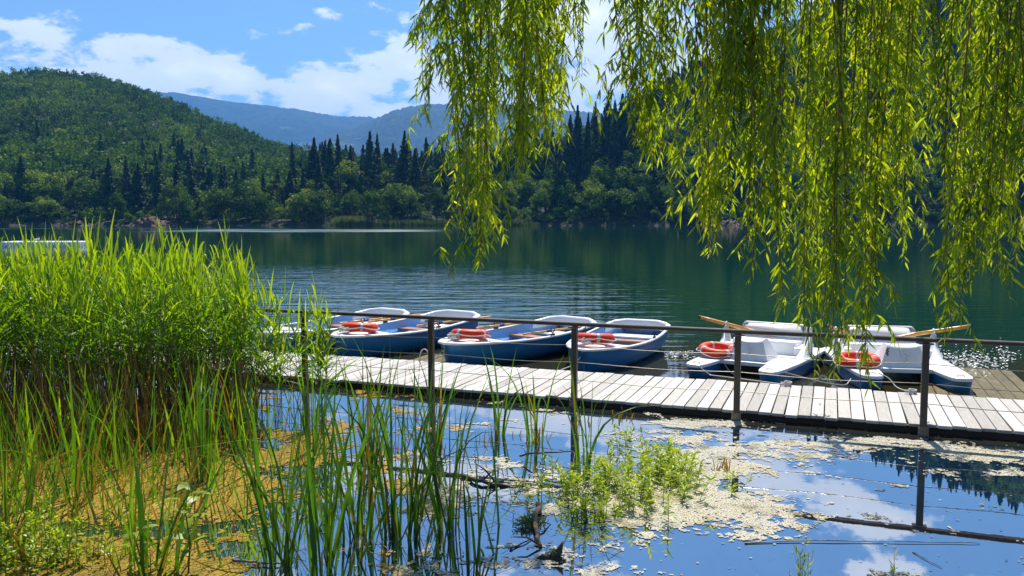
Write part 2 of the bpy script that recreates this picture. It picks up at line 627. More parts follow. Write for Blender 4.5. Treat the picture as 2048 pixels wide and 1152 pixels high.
lakeonly = t.smooth(jet, 1.0, 5.0)
rip = t.m('MULTIPLY', gauss(-9, 29, 12, 12), lakeonly)
rip2 = t.m('MULTIPLY', gauss(11, 17, 4, 3), .35)
band = t.m('MULTIPLY', t.m('MULTIPLY', t.smooth(t.m('ABSOLUTE', t.m('SUBTRACT', wy, 172)), 27, 10), t.smooth(t.m('ABSOLUTE', t.m('ADD', wx, 42)), 34, 18)), t.smooth(t.noise(t.mapping(tc, (.035, .13, 1)), 1.0, 6, .65), .38, .54))
band2 = t.m('MULTIPLY', t.smooth(t.m('ABSOLUTE', t.m('SUBTRACT', wy, 205)), 14, 8), t.smooth(wx, -30, -70))
patch = t.smooth(t.noise(t.mapping(tc, (.012, .05, 1)), 1.0, 3), .5, .75)
# bump: small chop everywhere on the lake, larger in the ripple patch, a mirror on the pond
h_s = t.noise(t.mapping(tc, (1.0, 2.2, 1)), 3.2, 3, .5)
h_m = t.noise(t.mapping(tc, (.24, 1.0, 1), rot=(0, 0, .12)), 1.7, 3, .5, .5)
h = t.m('ADD', t.m('MULTIPLY', h_s, t.m('MULTIPLY_ADD', lakeonly, .0022, .00015)), t.m('MULTIPLY', h_m, t.m('ADD', t.m('MULTIPLY', rip, .065), t.m('ADD', t.m('MULTIPLY', rip2, .04), t.m('MULTIPLY', lakeonly, .006)))))
bp = t.n('ShaderNodeBump', i_Strength=1.0, i_Distance=1.0)
t.l(h, bp.inputs['Height'])
t.l(bp.outputs[0], b.inputs['Normal'])
far = t.smooth(wy, 15, 120)
rg = t.m('ADD', .006, t.m('ADD', t.m('MULTIPLY', lakeonly, .012), t.m('ADD', t.m('MULTIPLY', t.m('MULTIPLY', far, patch), .05), t.m('ADD', t.m('MULTIPLY', band, .42), t.m('MULTIPLY', band2, .10)))))
t.l(rg, b.inputs['Roughness'])
t.l(b.outputs[0], out.inputs[0])
mb = MB()
gx, gy = np.linspace(-345, 345, 24), np.linspace(3.0, 300, 24)
GX, GY = np.meshgrid(gx, gy, indexing='ij')
i, j = np.meshgrid(np.arange(23), np.arange(23), indexing='ij')
mb.add(np.stack([GX, GY, 0 * GX], -1), np.stack([i * 24 + j, (i + 1) * 24 + j, (i + 1) * 24 + j + 1, i * 24 + j + 1], -1).reshape(-1, 4))
tag(mb.build('lake_water', m_water), kind='structure')
# ================================================================ FAR FOREST
m_broad = leaf_mat('broadleaf_foliage', [(0, (.022, .056, .006)), (.45, (.085, .165, .012)), (.8, (.20, .28, .020)), (1, (.34, .39, .04))], .24, (1.25, 1.3, .5), .02, .6, .6)
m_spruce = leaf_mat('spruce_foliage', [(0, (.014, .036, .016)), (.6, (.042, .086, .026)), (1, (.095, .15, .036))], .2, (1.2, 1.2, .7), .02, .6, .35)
m_pine = leaf_mat('pine_foliage', [(0, (.016, .034, .016)), (.6, (.030, .055, .022)), (1, (.06, .085, .035))], .15, (1.2, 1.2, .7), .02, .6, .25)
m_bark = plain('tree_bark', (.075, .055, .042), .9, .3, 3.0, bump=.02)
m_pbark = plain('pine_bark', (.16, .085, .05), .9, .3, 3.0, bump=.02)


def cards(mb, c, nrm, size, tint, mi=0):
    """N irregular leaf-clump faces at c facing nrm"""
    N = len(c)
    nrm = unit(nrm)
    a = unit(np.cross(nrm, unit(rng.normal(size=(N, 3)))))
    b_ = np.cross(nrm, a)
    k = rng.uniform(.55, 1.0, size=(4, N)) * size * .5
    V = np.stack([c + a * k[0][:, None], c + b_ * k[1][:, None] * .8, c - a * k[2][:, None], c - b_ * k[3][:, None] * .8], 1).reshape(-1, 3)
    mb.add(V, np.arange(N * 4).reshape(-1, 4), mi, False, np.repeat(tint, 4))


def lumps(mb, H, W, n, nc, size, z0=.22, mi=0, shape=.0):
    k = np.arange(n)
    # lumps spread through an egg-shaped volume
    m = int(rng.integers(5, 8))
    limb = unit(rng.normal(size=(m, 3)))
    limb[:, 2] = np.abs(limb[:, 2]) * 1.15 - .32
    reach = rng.uniform(.6, 1.08, m)
    wh = rng.integers(0, m, n)
    d = limb[wh] + rng.normal(size=(n, 3)) * .22
    rr = rng.uniform(.25, 1.0, n) ** .6 * reach[wh]
    hh = H * (1 - z0)
    c = np.stack([d[:, 0] * rr * W / 2, d[:, 1] * rr * W / 2, H * z0 + hh * (.42 + .52 * d[:, 2] * rr)], -1)
    top = np.clip((c[:, 2] - H * z0) / hh, 0, 1)
    c[:, :2] *= (1 - shape * top)[:, None]
    c += rng.normal(size=(n, 3)) * np.array([.05 * W, .05 * W, .06 * H])
    c[:, 2] = np.maximum(c[:, 2], .1 * H * (z0 < .2) + H * z0)
    lr = rng.uniform(.09, .19, n) * W * (1.15 - .35 * rr)
    tl = np.clip(rng.uniform(.15, .75, n) + .2 * (rr - .6), 0, 1)
    for q_ in range(n):
        nn = unit(rng.normal(size=(nc, 3)))
        p = c[q_] + nn * lr[q_] * (.62 + .42 * rng.random((nc, 1))) * np.array([1, 1, .8])
        cards(mb, p, nn + rng.normal(size=(nc, 3)) * .6, size * rng.uniform(.6, 1.3, nc), np.clip(tl[q_] + .22 * nn[:, 2] * 0 + rng.normal(size=nc) * .17, 0, 1), mi)
    return c


def trunk(mb, H, r0, lean=.02, forks=None, tips=None, mi=0):
    K = 7
    z = np.linspace(0, H, K)
    pts = np.column_stack([np.sin(z * .5) * lean * H * .3, np.cos(z * .4) * lean * H * .3, z - .4])
    mb.tube(pts, np.linspace(r0, r0 * .35, K), 7, mi)
    if tips is not None:
        for tp in tips:
            k = int(rng.integers(3, K - 1))
            mid = (pts[k] + tp) / 2 + np.array([0, 0, -.3])
            mb.tube(np.array([pts[k], mid, tp]), [r0 * .4, r0 * .25, r0 * .08], 5, mi)


def make_broad(label, H, W, n=24, nc=95, size=.62, z0=.16, shape=.15):
    o = thing('broadleaf_tree', label, 'tree')
    m_ = MB(); c = lumps(m_, H, W, n, nc, size, z0, 0, shape)
    m_.build('crown', m_broad, o)
    m_ = MB(); trunk(m_, H * .75, .02 * H, .03, tips=c[::4]); m_.build('trunk', m_bark, o)
    return o


def spruce_cards(mb, H, W, lev, nb, size, mi=0, low=.06):
    for k in range(lev):
        f = k / (lev - 1)
        z = H * (low + (.97 - low) * f)
        r = W / 2 * (1 - f) ** .95 * rng.uniform(.68, 1.15) + .15
        a = rng.random() * 6.28 + np.arange(nb) / nb * 6.28 + rng.normal(size=nb) * .2
        rb = r * rng.uniform(.55, 1.2, nb)
        dr = np.stack([np.cos(a), np.sin(a), 0 * a], -1)
        tl = np.clip(rng.uniform(.15, .8) + rng.normal(size=nb) * .12, 0, 1)
        lop = .75 + .25 * np.sin(a * 2 + H + k * .3) * np.sin(k * .9 + W)
        rb = rb * lop * np.where(rng.random(nb) < .14, .35, 1)
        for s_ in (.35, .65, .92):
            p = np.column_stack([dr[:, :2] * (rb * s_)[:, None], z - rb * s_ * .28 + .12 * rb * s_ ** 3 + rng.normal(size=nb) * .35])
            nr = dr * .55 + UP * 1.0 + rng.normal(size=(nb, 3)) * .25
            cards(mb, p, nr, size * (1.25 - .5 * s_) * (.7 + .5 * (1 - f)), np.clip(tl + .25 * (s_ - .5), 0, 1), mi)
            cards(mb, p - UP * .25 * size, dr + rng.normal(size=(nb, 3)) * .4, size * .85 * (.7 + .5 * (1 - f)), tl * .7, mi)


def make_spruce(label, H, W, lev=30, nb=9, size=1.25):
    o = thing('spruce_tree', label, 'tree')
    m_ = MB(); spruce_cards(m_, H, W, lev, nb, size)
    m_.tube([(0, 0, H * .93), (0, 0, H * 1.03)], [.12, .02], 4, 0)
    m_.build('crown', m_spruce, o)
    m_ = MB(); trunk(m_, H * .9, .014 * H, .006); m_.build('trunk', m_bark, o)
    return o


def make_pine(label, H, W):
    o = thing('pine_tree', label, 'tree')
    m_ = MB(); c = lumps(m_, H, W, 17, 80, .75, .42, 0, .25)
    m_.build('crown', m_pine, o)
    m_ = MB(); trunk(m_, H * .85, .016 * H, .03, tips=c[::3]); m_.build('trunk', m_pbark, o)
    return o


PRO = {
    'broadleaf': [make_broad('x', 12, 11.5, 30, 100, .62, .03), make_broad('x', 13, 10.5, 30, 100, .62, .04), make_broad('x', 11, 12, 30, 100, .62, .02), make_broad('x', 14, 11, 32, 95, .62, .04, .3)],
    'shrub': [make_broad('x', 5, 6.5, 16, 80, .5, .02, .1), make_broad('x', 4.2, 6, 14, 80, .5, .02, .2)],
    'spruce': [make_spruce('x', 25, 15, 42, 12, 1.5), make_spruce('x', 25, 12.5, 38, 11, 1.5), make_spruce('x', 25, 17.5, 40, 13, 1.6)],
    'pine': [make_pine('x', 20, 9.0), make_pine('x', 20, 7.5)],
}
HREF = {'broadleaf': [12, 13, 11, 14], 'shrub': [5, 4.2], 'spruce': [25, 25, 25], 'pine': [20, 20]}
for k_ in ('shrub',):
    for o in PRO[k_]:
        o.name = 'waterside_shrub'
        o['category'] = 'shrub'
used_first = {k: [False] * len(v) for k, v in PRO.items()}

# zones along the far shore, by what one can see there
ZONES = [(-100, 262, 'the white swimming raft'), (262, 455, 'the red earth bank'), (455, 660, 'the small white swan'), (660, 800, 'the pale reed tuft'),
         (800, 1000, 'the longest willow spray'), (1000, 1290, 'the beached white boat'), (1290, 1480, 'the bare slope'), (1480, 2200, 'the dense willow curtain')]
ORD = ['first', 'second', 'third', 'fourth', 'fifth', 'sixth', 'seventh', 'eighth', 'ninth', 'tenth', 'eleventh', 'twelfth', 'thirteenth', 'fourteenth', 'fifteenth', 'sixteenth']
plan = []   # (px, depth behind shore, kind, height)
r_ = random.Random(5)
px = -60.0
while px < 2150:                                   # the row at the waterline
    k = 'shrub' if r_.random() < .42 else 'broadleaf'
    if 262 < px < 335: k = 'shrub'
    hgt = r_.uniform(3.2, 5.5) if k == 'shrub' else r_.uniform(8.5, 13.5)
    plan.append([px, r_.uniform(2.5, 6) if k == 'shrub' else r_.uniform(4, 9), k, hgt, 'waterside'])
    px += r_.uniform(18, 36)
px = -50.0
while px < 2150:                                   # the second row
    u = r_.random()
    left_wood = 120 < px < 900
    k = 'spruce' if u < (.34 if left_wood else .22) else ('pine' if u < .55 and left_wood else 'broadleaf')
    hgt = {'spruce': r_.uniform(15, 22), 'pine': r_.uniform(13, 18), 'broadleaf': r_.uniform(11, 18)}[k]
    plan.append([px, r_.uniform(12, 22), k, hgt, 'second-row'])
    px += r_.uniform(24, 44)
px = 150.0
while px < 1300:                                   # tall trees at the back that make the skyline
    u = r_.random()
    k = 'spruce' if u < .46 else ('pine' if u < .68 else 'broadleaf')
    hgt = {'spruce': r_.uniform(15, 25), 'pine': r_.uniform(15, 22), 'broadleaf': r_.uniform(14, 20)}[k]
    if px < 560: hgt *= .85
    plan.append([px, r_.uniform(26, 44), k, hgt, 'skyline'])
    px += r_.uniform(15, 30)
# spruces that stand clear against mountains and sky (photo positions of their tops)
for tx, ty, dd in [(590, 285, 40), (628, 275, 38), (648, 280, 46), (668, 287, 40), (684, 268, 36), (705, 292, 42), (740, 263, 38), (760, 268, 44), (808, 262, 34), (818, 272, 40), (1010, 262, 42),
                   (1075, 250, 40), (1152, 212, 34), (1172, 228, 30), (1206, 184, 36), (1238, 190, 40), (1262, 176, 44), (1190, 205, 44), (1226, 215, 30), (1136, 232, 42)]:
    plan.append([tx, dd, 'spruce', -ty, 'skyline'])
groups = {}
for e in plan:
    z = next((q_ for q_ in ZONES if q_[0] <= e[0] < q_[1]), ZONES[-1])
    groups.setdefault((e[2], e[4], z[2]), []).append(e)
KW = {'broadleaf': 'green broadleaf tree', 'shrub': 'low rounded shrub', 'spruce': 'dark pointed spruce', 'pine': 'round-topped pine'}
RW = {'waterside': 'at the far waterline', 'second-row': 'in the second row', 'skyline': 'at the back of the wood'}
for (k, row, zn), es in groups.items():
    es.sort(key=lambda e: e[0])
    for i_, (px, dd, _, hgt, _r) in enumerate(es):
        y = 285.0 + dd
        for _ in range(3):
            x = (px - 1024) / 1720 * y
            y = float(shore_far(x)) + dd
        z = float(terrain(x, y))
        if hgt < 0:
            hgt = (CAM_H + (HORIZON + hgt) / 1720 * y) - z
        v = r_.randrange(len(PRO[k]))
        s = hgt / HREF[k][v]
        w = s * r_.uniform(.88, 1.15)
        if k == 'spruce': w = r_.uniform(.82, 1.1) * (.75 + .3 * s)
        lab = f'{ORD[i_ % 16]} {KW[k]} {RW[row]} by {zn}' if len(es) > 1 else f'lone {KW[k]} {RW[row]} by {zn}'
        grp = {'waterside': 'trees along the far waterline', 'second-row': 'trees behind the waterside row', 'skyline': 'tall trees at the back of the wood'}[row]
        rz = r_.random() * 6.28
        if not used_first[k][v]:
            used_first[k][v] = True
            o = PRO[k][v]
            o.location = (x, y, z - .25); o.rotation_euler = (0, 0, rz); o.scale = (w, w, s); o['label'] = lab; o['group'] = grp
        else:
            o = dup(PRO[k][v], lab, (x, y, z - .25), rz, (w * r_.uniform(.8, 1.2), w * r_.uniform(.8, 1.2), s), grp)
            o.rotation_euler = (r_.gauss(0, .035), r_.gauss(0, .035), rz)
for k, v in PRO.items():
    for f_, o in zip(used_first[k], v):
        if not f_:
            for ch in list(o.children): bpy.data.objects.remove(ch)
            bpy.data.objects.remove(o)

# the wood on the hills: one uncountable mass of crowns
def crown_proto(n, nc, size, H, W, z0):
    m_ = MB(); lumps(m_, H, W, n, nc, size, z0, 0, .2)
    return np.concatenate(m_.v), np.concatenate(m_.t)


def spruce_proto(H, W, lev, nb, size):
    m_ = MB(); spruce_cards(m_, H, W, lev, nb, size)
    return np.concatenate(m_.v), np.concatenate(m_.t)


CP = [crown_proto(16, 12, 1.15, 7.5, 9.4, .0), crown_proto(15, 12, 1.15, 6.5, 9, .0), crown_proto(17, 12, 1.1, 8.5, 9.6, .0)]
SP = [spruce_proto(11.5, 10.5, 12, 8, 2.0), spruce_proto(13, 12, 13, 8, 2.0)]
pts = []
def scatter(px0, px1, d0, over, step):
    n = 0
    y = 250.0
    rows = []
    while y < 800:
        st = step * (.8 + y / 1500)
        xs = np.arange((px0 - 1024) / 1720 * y, (px1 - 1024) / 1720 * y, st)
        xs = xs + rng.uniform(-.5, .5, len(xs)) * st
        ys = y + rng.uniform(-.5, .5, len(xs)) * st
        p_ = 1024 + 1720 * xs / ys
        keep = (ys > shore_far(xs) + d0) & (ys < np.interp(p_, CR_PX, CR_D) + over)
        rows.append(np.column_stack([xs[keep], ys[keep]]))
        y += st * .86
    return np.concatenate(rows)
pts = np.concatenate([scatter(-260, 700, 1, 30, 4.7), scatter(700, 1100, 1, 20, 5.0), scatter(1100, 2450, 1, 24, 5.2)])
zz = terrain(pts[:, 0], pts[:, 1])
ppx = 1024 + 1720 * pts[:, 0] / pts[:, 1]
dsh = pts[:, 1] - shore_far(pts[:, 0])
con_n = fbm(pts[:, 0] / 45, pts[:, 1] / 45, 3, 41)
pc = np.where(ppx < 640, np.interp(dsh, [60, 110, 150], [.42, .2, -.8]), np.where(ppx > 1100, .36, .5))
under = np.clip((dsh - 2) / 34, 0, 1)
is_con = ((con_n + rng.normal(size=len(pts)) * .10) < (.28 + .42 * pc)) & (dsh > 34)
mbB, mbS = MB(), MB()
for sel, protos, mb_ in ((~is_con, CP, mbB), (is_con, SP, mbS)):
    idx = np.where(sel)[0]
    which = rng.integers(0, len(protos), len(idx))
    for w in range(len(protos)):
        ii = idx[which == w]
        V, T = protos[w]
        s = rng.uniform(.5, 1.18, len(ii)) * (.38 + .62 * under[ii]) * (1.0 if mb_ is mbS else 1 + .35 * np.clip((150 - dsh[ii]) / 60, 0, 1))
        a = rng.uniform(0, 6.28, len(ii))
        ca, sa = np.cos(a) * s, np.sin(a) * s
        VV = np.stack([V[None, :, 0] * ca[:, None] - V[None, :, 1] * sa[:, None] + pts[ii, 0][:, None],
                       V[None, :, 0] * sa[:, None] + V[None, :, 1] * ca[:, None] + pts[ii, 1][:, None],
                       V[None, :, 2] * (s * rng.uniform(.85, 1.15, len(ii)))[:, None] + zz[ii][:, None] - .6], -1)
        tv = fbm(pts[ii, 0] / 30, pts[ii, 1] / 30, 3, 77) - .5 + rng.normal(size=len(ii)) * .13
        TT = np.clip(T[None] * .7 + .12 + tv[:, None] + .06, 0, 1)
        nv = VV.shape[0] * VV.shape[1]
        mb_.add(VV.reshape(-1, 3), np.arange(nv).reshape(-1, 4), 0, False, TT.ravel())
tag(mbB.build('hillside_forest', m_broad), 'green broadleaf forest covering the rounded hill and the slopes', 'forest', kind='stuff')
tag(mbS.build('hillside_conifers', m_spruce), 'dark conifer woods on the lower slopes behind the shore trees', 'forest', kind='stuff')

# ---- small things on the far shore
m_earth = plain('red_earth', (.125, .075, .055), .95, .4, .5, dirt=(.04, .032, .024), bump=.25)
def earth_bank(label, px0, px1, y0, h, d, cat='earth bank', name='earth_bank'):
    n = 30; K = 9
    u = np.linspace(0, 1, n)
    env = np.sin(u * math.pi) ** .35 * (.45 + .8 * fbm(u * 6, u * 0 + px0, 3, 4))
    rows = []
    for k in range(K):
        f = k / (K - 1)
        px = px0 + (px1 - px0) * u
        yy = y0 + f * d + (fbm(u * 9 + k * .7, u * 0 + k * .9, 3, 8) - .5) * 2.6
        xx = (px - 1024) / 1720 * y0
        zz = h * env * np.minimum(1, (f * 2.2) ** .7) * (.8 + .4 * fbm(u * 5, u * 0 + f * 3, 3, 3)) - .3
        rows.append(np.column_stack([xx, yy, zz]))
    m_ = MB(); m_.loft(np.array(rows) + rng.normal(size=(K, n, 3)) * .14, flip=True, smooth=False)
    return tag(m_.build(name, m_earth), label, cat)
earth_bank('pinkish red earth bank cut into the far shore beneath shrubs', 262, 334, 281.5, 3.3, 6)
earth_bank('low reddish bare patch of bank near the white raft', 120, 185, 283.5, 1.8, 4)
earth_bank('bare reddish earth slope on the far shore behind the willow', 1428, 1492, 280.5, 2.2, 7)

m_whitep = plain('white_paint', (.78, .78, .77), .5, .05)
# swan
o = thing('swan', 'small white swan resting on the dark far water', 'swan', tuple(ground(457, 450.5)), R(80))
m_ = MB()
q_ = np.linspace(0, 1, 9)
m_.tube(np.column_stack([q_ * 1.3 - .6, 0 * q_, .18 + .16 * np.sin(q_ * 3.1)]), .02 + .34 * np.sin(q_ * math.pi) ** .6, 8, 0, sq=(1, .75))
m_.tube([(.5, 0, .35), (.72, 0, .6), (.66, 0, .95), (.72, 0, 1.15), (.86, 0, 1.13)], [.13, .08, .065, .09, .07], 7)
m_.build('body', m_whitep, o)
m_ = MB(); m_.tube([(.9, 0, 1.12), (1.06, 0, 1.05)], [.05, .015], 6); m_.build('bill', plain('bill_orange', (.6, .2, .03)), o)

# beached white boat on the far shore
o = thing('beached_boat', 'tiny white boat drawn up at the far waterline', 'boat', tuple(ground(1098, 450.6)), R(8))
m_ = MB()
rings = []
for f in np.linspace(0, 1, 9):
    w = .75 * (1 - abs(2 * f - .9) ** 2.6) if f < .95 else .05
    w = max(w, .05)
    a = np.linspace(0, math.pi, 9)
    rings.append(np.column_stack([np.full(9, f * 6 - 3), np.cos(a) * w, .42 - np.sin(a) * .5 + .1 * (2 * f - 1) ** 2]))
m_.loft(np.array(rings)); m_.build('hull', m_whitep, o)
m_ = MB(); m_.box((-.6, 0, .36), (.3, 1.35, .06)); m_.box((1.0, 0, .36), (.3, 1.2, .06)); m_.build('seat', m_whitep, o)

# far reeds
m_freed = leaf_mat('far_reed_leaf', [(0, (.05, .085, .02)), (1, (.16, .19, .06))], .4, (1.2, 1.2, .6), .02)
m_ = MB()
N = 4200
pxr = np.concatenate([rng.normal(700, 16, 900), rng.uniform(715, 905, 1700), rng.normal(1015, 20, 600), rng.uniform(880, 1080, 1000)])
hh = np.concatenate([rng.uniform(2.4, 3.8, 900), rng.uniform(1.2, 2.4, 1700), rng.uniform(1.2, 2.6, 600), rng.uniform(.7, 1.5, 1000)])
yr = shore_far((pxr - 1024) / 1720 * 283) + rng.uniform(-3.5, .5, N)
bs = np.column_stack([(pxr - 1024) / 1720 * yr, yr, np.zeros(N)])
leaves(m_, bs, np.column_stack([rng.normal(size=(N, 2)) * .15, np.ones(N)]), hh, .22, .05, 3, (.8, 1, .1), tint=np.clip(np.concatenate([rng.uniform(.6, 1, 900), rng.uniform(0, .6, 3300)]), 0, 1))
tag(m_.build('far_reeds', m_freed), 'pale reeds fringing the far shore', 'reeds', kind='stuff')

# white swimming raft of plastic cubes
o = thing('swimming_raft', 'white floating swimming raft of plastic cubes beyond the reeds', 'raft', (-40.6, 74.0, 0), R(2))
m_ = MB()
for i_ in range(13):
    for j_ in range(5):
        m_.box((-3.0 + i_ * .5, j_ * .5, .18), (.455, .455, .50), bev=.06)
m_.build('deck', m_whitep, o)
m_ = MB()
m_.box((0, 1.0, .02), (6.4, 2.4, .2))
m_.build('keel', plain('raft_grey', (.35, .37, .4), .6), o)
bo = thing('perched_gull', 'small white bird perched on the swimming raft', 'bird', (-41.2, 74.6, .43), R(20))
m_ = MB(); m_.tube([(-.22, 0, .13), (-.1, 0, .16), (.05, 0, .19), (.14, 0, .2), (.19, 0, .27), (.25, 0, .28)], [.01, .06, .08, .06, .05, .02], 7); m_.tube([(0, .02, 0), (0, .02, .12)], .008, 4); m_.tube([(0, -.02, 0), (0, -.02, .12)], .008, 4)
m_.build('body', m_whitep, bo)
# ================================================================ JETTY
E_ = np.array([.9357, -.3527, 0]); N_ = np.array([.3527, .9357, 0])     # along the jetty / out into the lake
J0 = np.array([-1.07, 11.57, 0])                                       # foot of a railing post
STEP = 2.013
JR = np.column_stack([E_, N_, UP])                                      # local (along, out, up) -> world
DECK_Z, DECK_W = .115, 1.87


def J(a, n, z):
    return J0 + E_ * a + N_ * n + UP * z


m_plank, t = new_mat('bleached_planks')
out = t.n('ShaderNodeOutputMaterial'); b = t.n('ShaderNodeBsdfPrincipled', i_Roughness=.75)
tc = t.n('ShaderNodeTexCoord').outputs['Object']
ti = t.n('ShaderNodeAttribute', attribute_name='tint').outputs['Fac']
lc = t.mapping(tc, (1, 1, 1), rot=(0, 0, math.atan2(.3527, .9357)))
gr = t.noise(t.mapping(lc, (22, 1.1, 8)), 3.0, 6, .65, .4)
big = t.noise(tc, 2.2, 5, .6)
c = t.ramp(t.m('ADD', t.m('MULTIPLY', gr, .6), t.m('MULTIPLY', ti, .45)), [(.22, (.31, .285, .255)), (.5, (.50, .465, .42)), (.8, (.65, .62, .57))])
c = t.mix(t.m('MULTIPLY', t.smooth(big, .56, .75), .5), c, (.24, .21, .18))
c = t.mix(t.m('MULTIPLY', t.smooth(t.noise(tc, 7.0, 6, .7), .60, .68), .55), c, (.17, .16, .10))
knot = t.smooth(t.noise(t.mapping(lc, (6, 2.2, 1)), 3.2, 2), .70, .76)
c = t.mix(knot, c, (.18, .14, .11))
t.l(c, b.inputs['Base Color'])
bp = t.n('ShaderNodeBump', i_Strength=.6, i_Distance=.004); t.l(gr, bp.inputs['Height']); t.l(bp.outputs[0], b.inputs['Normal'])
t.l(b.outputs[0], out.inputs[0])
m_beam = plain('wet_dark_timber', (.035, .026, .018), .7, .3, 5, bump=.006)
m_rail = plain('brown_railing', (.080, .050, .030), .38, .25, 9, dirt=(.07, .05, .035), bump=.002, spec=.7)
m_wire = plain('steel_wire', (.22, .19, .16), .4, .2, 9, metal=.7)

jetty = thing('jetty', 'long pale plank jetty with a brown post and wire railing', 'jetty', (0, 0, 0))
A0, A1 = -9.2, 11.0
mb = MB(); mg = MB()
a = A0
k = 0
while a < A1:
    w = rng.uniform(.143, .153)
    dz = rng.normal() * .0025
    o0 = -.015 + rng.normal() * .012
    mb.box(J(a + w / 2, o0 + DECK_W / 2, DECK_Z - .018 + dz), (w - .012, DECK_W + rng.normal() * .02, .036), JR @ np.array(Matrix.Rotation(rng.normal() * .004, 3, 'Z')), bev=.004, tint=rng.random())
    a += w
    k += 1
mb.build('deck', m_plank, jetty)
for nn in (.08, DECK_W / 2, DECK_W - .1):
    m_ = MB(); m_.box(J((A0 + A1) / 2, nn, DECK_Z - .10), (A1 - A0, .07, .125), JR); m_.build('beam', m_beam, jetty)
m_ = MB()
for i_ in range(-5, 6):
    for nn in (.35, DECK_W - .3):
        m_.tube([J(i_ * STEP + .3, nn, -1.6), J(i_ * STEP + .3, nn, .02)], .08, 8)
m_.build('pile', m_beam, jetty)

RAIL_H = 1.07
for i_ in range(-4, 6):
    m_ = MB()
    m_.box(J(i_ * STEP, -.06, (RAIL_H - .03 - 1.2) / 2), (.072, .072, RAIL_H - .03 + 1.2), JR, bev=.006)
    po = m_.build('post', m_rail, jetty)
    m_ = MB()
    m_.box(J(i_ * STEP, -.06, RAIL_H - .045), (.15, .085, .012), JR)
    m_.box(J(i_ * STEP, -.102, DECK_Z - .07), (.11, .008, .11), JR)
    for da in (-.036, .036):
        for dz in (-.035, .035):
            m_.tube([J(i_ * STEP + da, -.104, DECK_Z - .07 + dz), J(i_ * STEP + da, -.114, DECK_Z - .07 + dz)], .009, 6)
    m_.build('bracket', m_wire, po)
for i_ in range(-4, 5):
    pass
m_ = MB(); m_.box(J((A0 + A1) / 2, -.06, RAIL_H), (A1 - A0, .095, .046), JR, bev=.008); m_.build('handrail', m_rail, jetty)
for h in (.80, .58, .355):
    pts = []
    for i_ in range(-4, 6):
        for f in np.linspace(0, 1, 8)[:-1]:
            if i_ + f > 5: break
            pts.append(J((i_ + f) * STEP, -.06, h - .018 * math.sin(f * math.pi) + .004 * math.sin((i_ + f) * 7)))
    m_ = MB(); m_.tube(np.array(pts), .0045, 5); m_.build('wire', m_wire, jetty)

# awash mooring fingers beside the boats
m_awash, t = new_mat('awash_boards')
out = t.n('ShaderNodeOutputMaterial'); b = t.n('ShaderNodeBsdfPrincipled', i_Roughness=.35)
tc = t.n('ShaderNodeTexCoord').outputs['Object']
c = t.ramp(t.noise(t.mapping(tc, (9, 1, 1)), 3, 6, .65), [(.3, (.085, .062, .016)), (.6, (.17, .125, .030)), (.8, (.24, .19, .06))])
t.l(c, b.inputs['Base Color'])
t.l(t.m('MULTIPLY_ADD', t.noise(tc, 3, 4), .5, .15), b.inputs['Roughness'])
bp = t.n('ShaderNodeBump', i_Strength=.6, i_Distance=.01); t.l(t.noise(t.mapping(tc, (20, 4, 1)), 2, 5), bp.inputs['Height']); t.l(bp.outputs[0], b.inputs['Normal'])
t.l(b.outputs[0], out.inputs[0])


def finger(label, a, w, L, rz, z=.012):
    m_ = MB()
    n = max(3, int(w / .16))
    for q_ in range(n):
        m_.box(((q_ + .5) * w / n - w / 2, L / 2, -.03 + rng.normal() * .002), (w / n - .008, L + rng.normal() * .03, .06), bev=.006)
    m_.box((0, L * .2, -.1), (w, .12, .08)); m_.box((0, L * .8, -.1), (w, .12, .08))
    o = m_.build('mooring_platform', m_awash)
    p = J(a, DECK_W + .02, z)
    o.location = p; o.rotation_euler = (0, 0, rz)
    return tag(o, label, 'platform')


RZ = -math.atan2(.3527, .9357)
finger('brown awash plank platform beyond the pedal boats at the jetty', float((ground(1975, 790, .1) - J0) @ E_), 1.45, 3.0, RZ)
finger('brown awash plank platform between two rowing boats', float((ground(835, 722, .1) - J0) @ E_), .8, 1.3, RZ)

# ================================================================ ROWING BOATS
m_blue, t = new_mat('blue_hull_paint')
out = t.n('ShaderNodeOutputMaterial'); b = t.n('ShaderNodeBsdfPrincipled')
tc = t.n('ShaderNodeTexCoord').outputs['Object']
sp = t.n('ShaderNodeSeparateXYZ'); t.l(tc, sp.inputs[0])
c = t.mix(t.noise(tc, 2.2, 6, .6), (.010, .135, .33), (.022, .20, .44))
scr = t.smooth(t.noise(t.mapping(tc, (2, 2, 26)), 3.0, 4, .7), .66, .74)
c = t.mix(t.m('MULTIPLY', scr, .45), c, (.20, .30, .38))
gri = t.smooth(t.m('ADD', sp.outputs[2], t.m('MULTIPLY', t.noise(tc, 6, 4), .10)), .12, .02)
c = t.mix(t.m('MULTIPLY', gri, .75), c, (.045, .05, .035))
t.l(c, b.inputs['Base Color'])
t.l(t.m('MULTIPLY_ADD', t.noise(tc, 5, 5), .3, .18), b.inputs['Roughness'])
t.l(b.outputs[0], out.inputs[0])
m_white = plain('white_gelcoat', (.80, .80, .79), .38, .05, 5, dirt=(.66, .64, .60))
m_inside = plain('pale_blue_gelcoat', (.24, .44, .74), .4, .08, 4, dirt=(.42, .48, .52))
m_deepblue = plain('deep_blue_inside', (.03, .15, .42), .4, .12, 4)
m_var = plain('varnished_wood', (.40, .17, .09), .4, .28, 6, dirt=(.30, .15, .10))
m_oar = plain('oar_varnish', (.72, .34, .055), .36, .2, 7, dirt=(.54, .28, .10), coat=.2)
m_black = plain('black_iron', (.015, .015, .018), .45, .2)
m_bluep = plain('blue_plastic', (.02, .05, .20), .4, .1)
m_orange = plain('orange_buoy', (.72, .045, .008), .5, .10, 5, dirt=(.62, .06, .02), spec=.3)
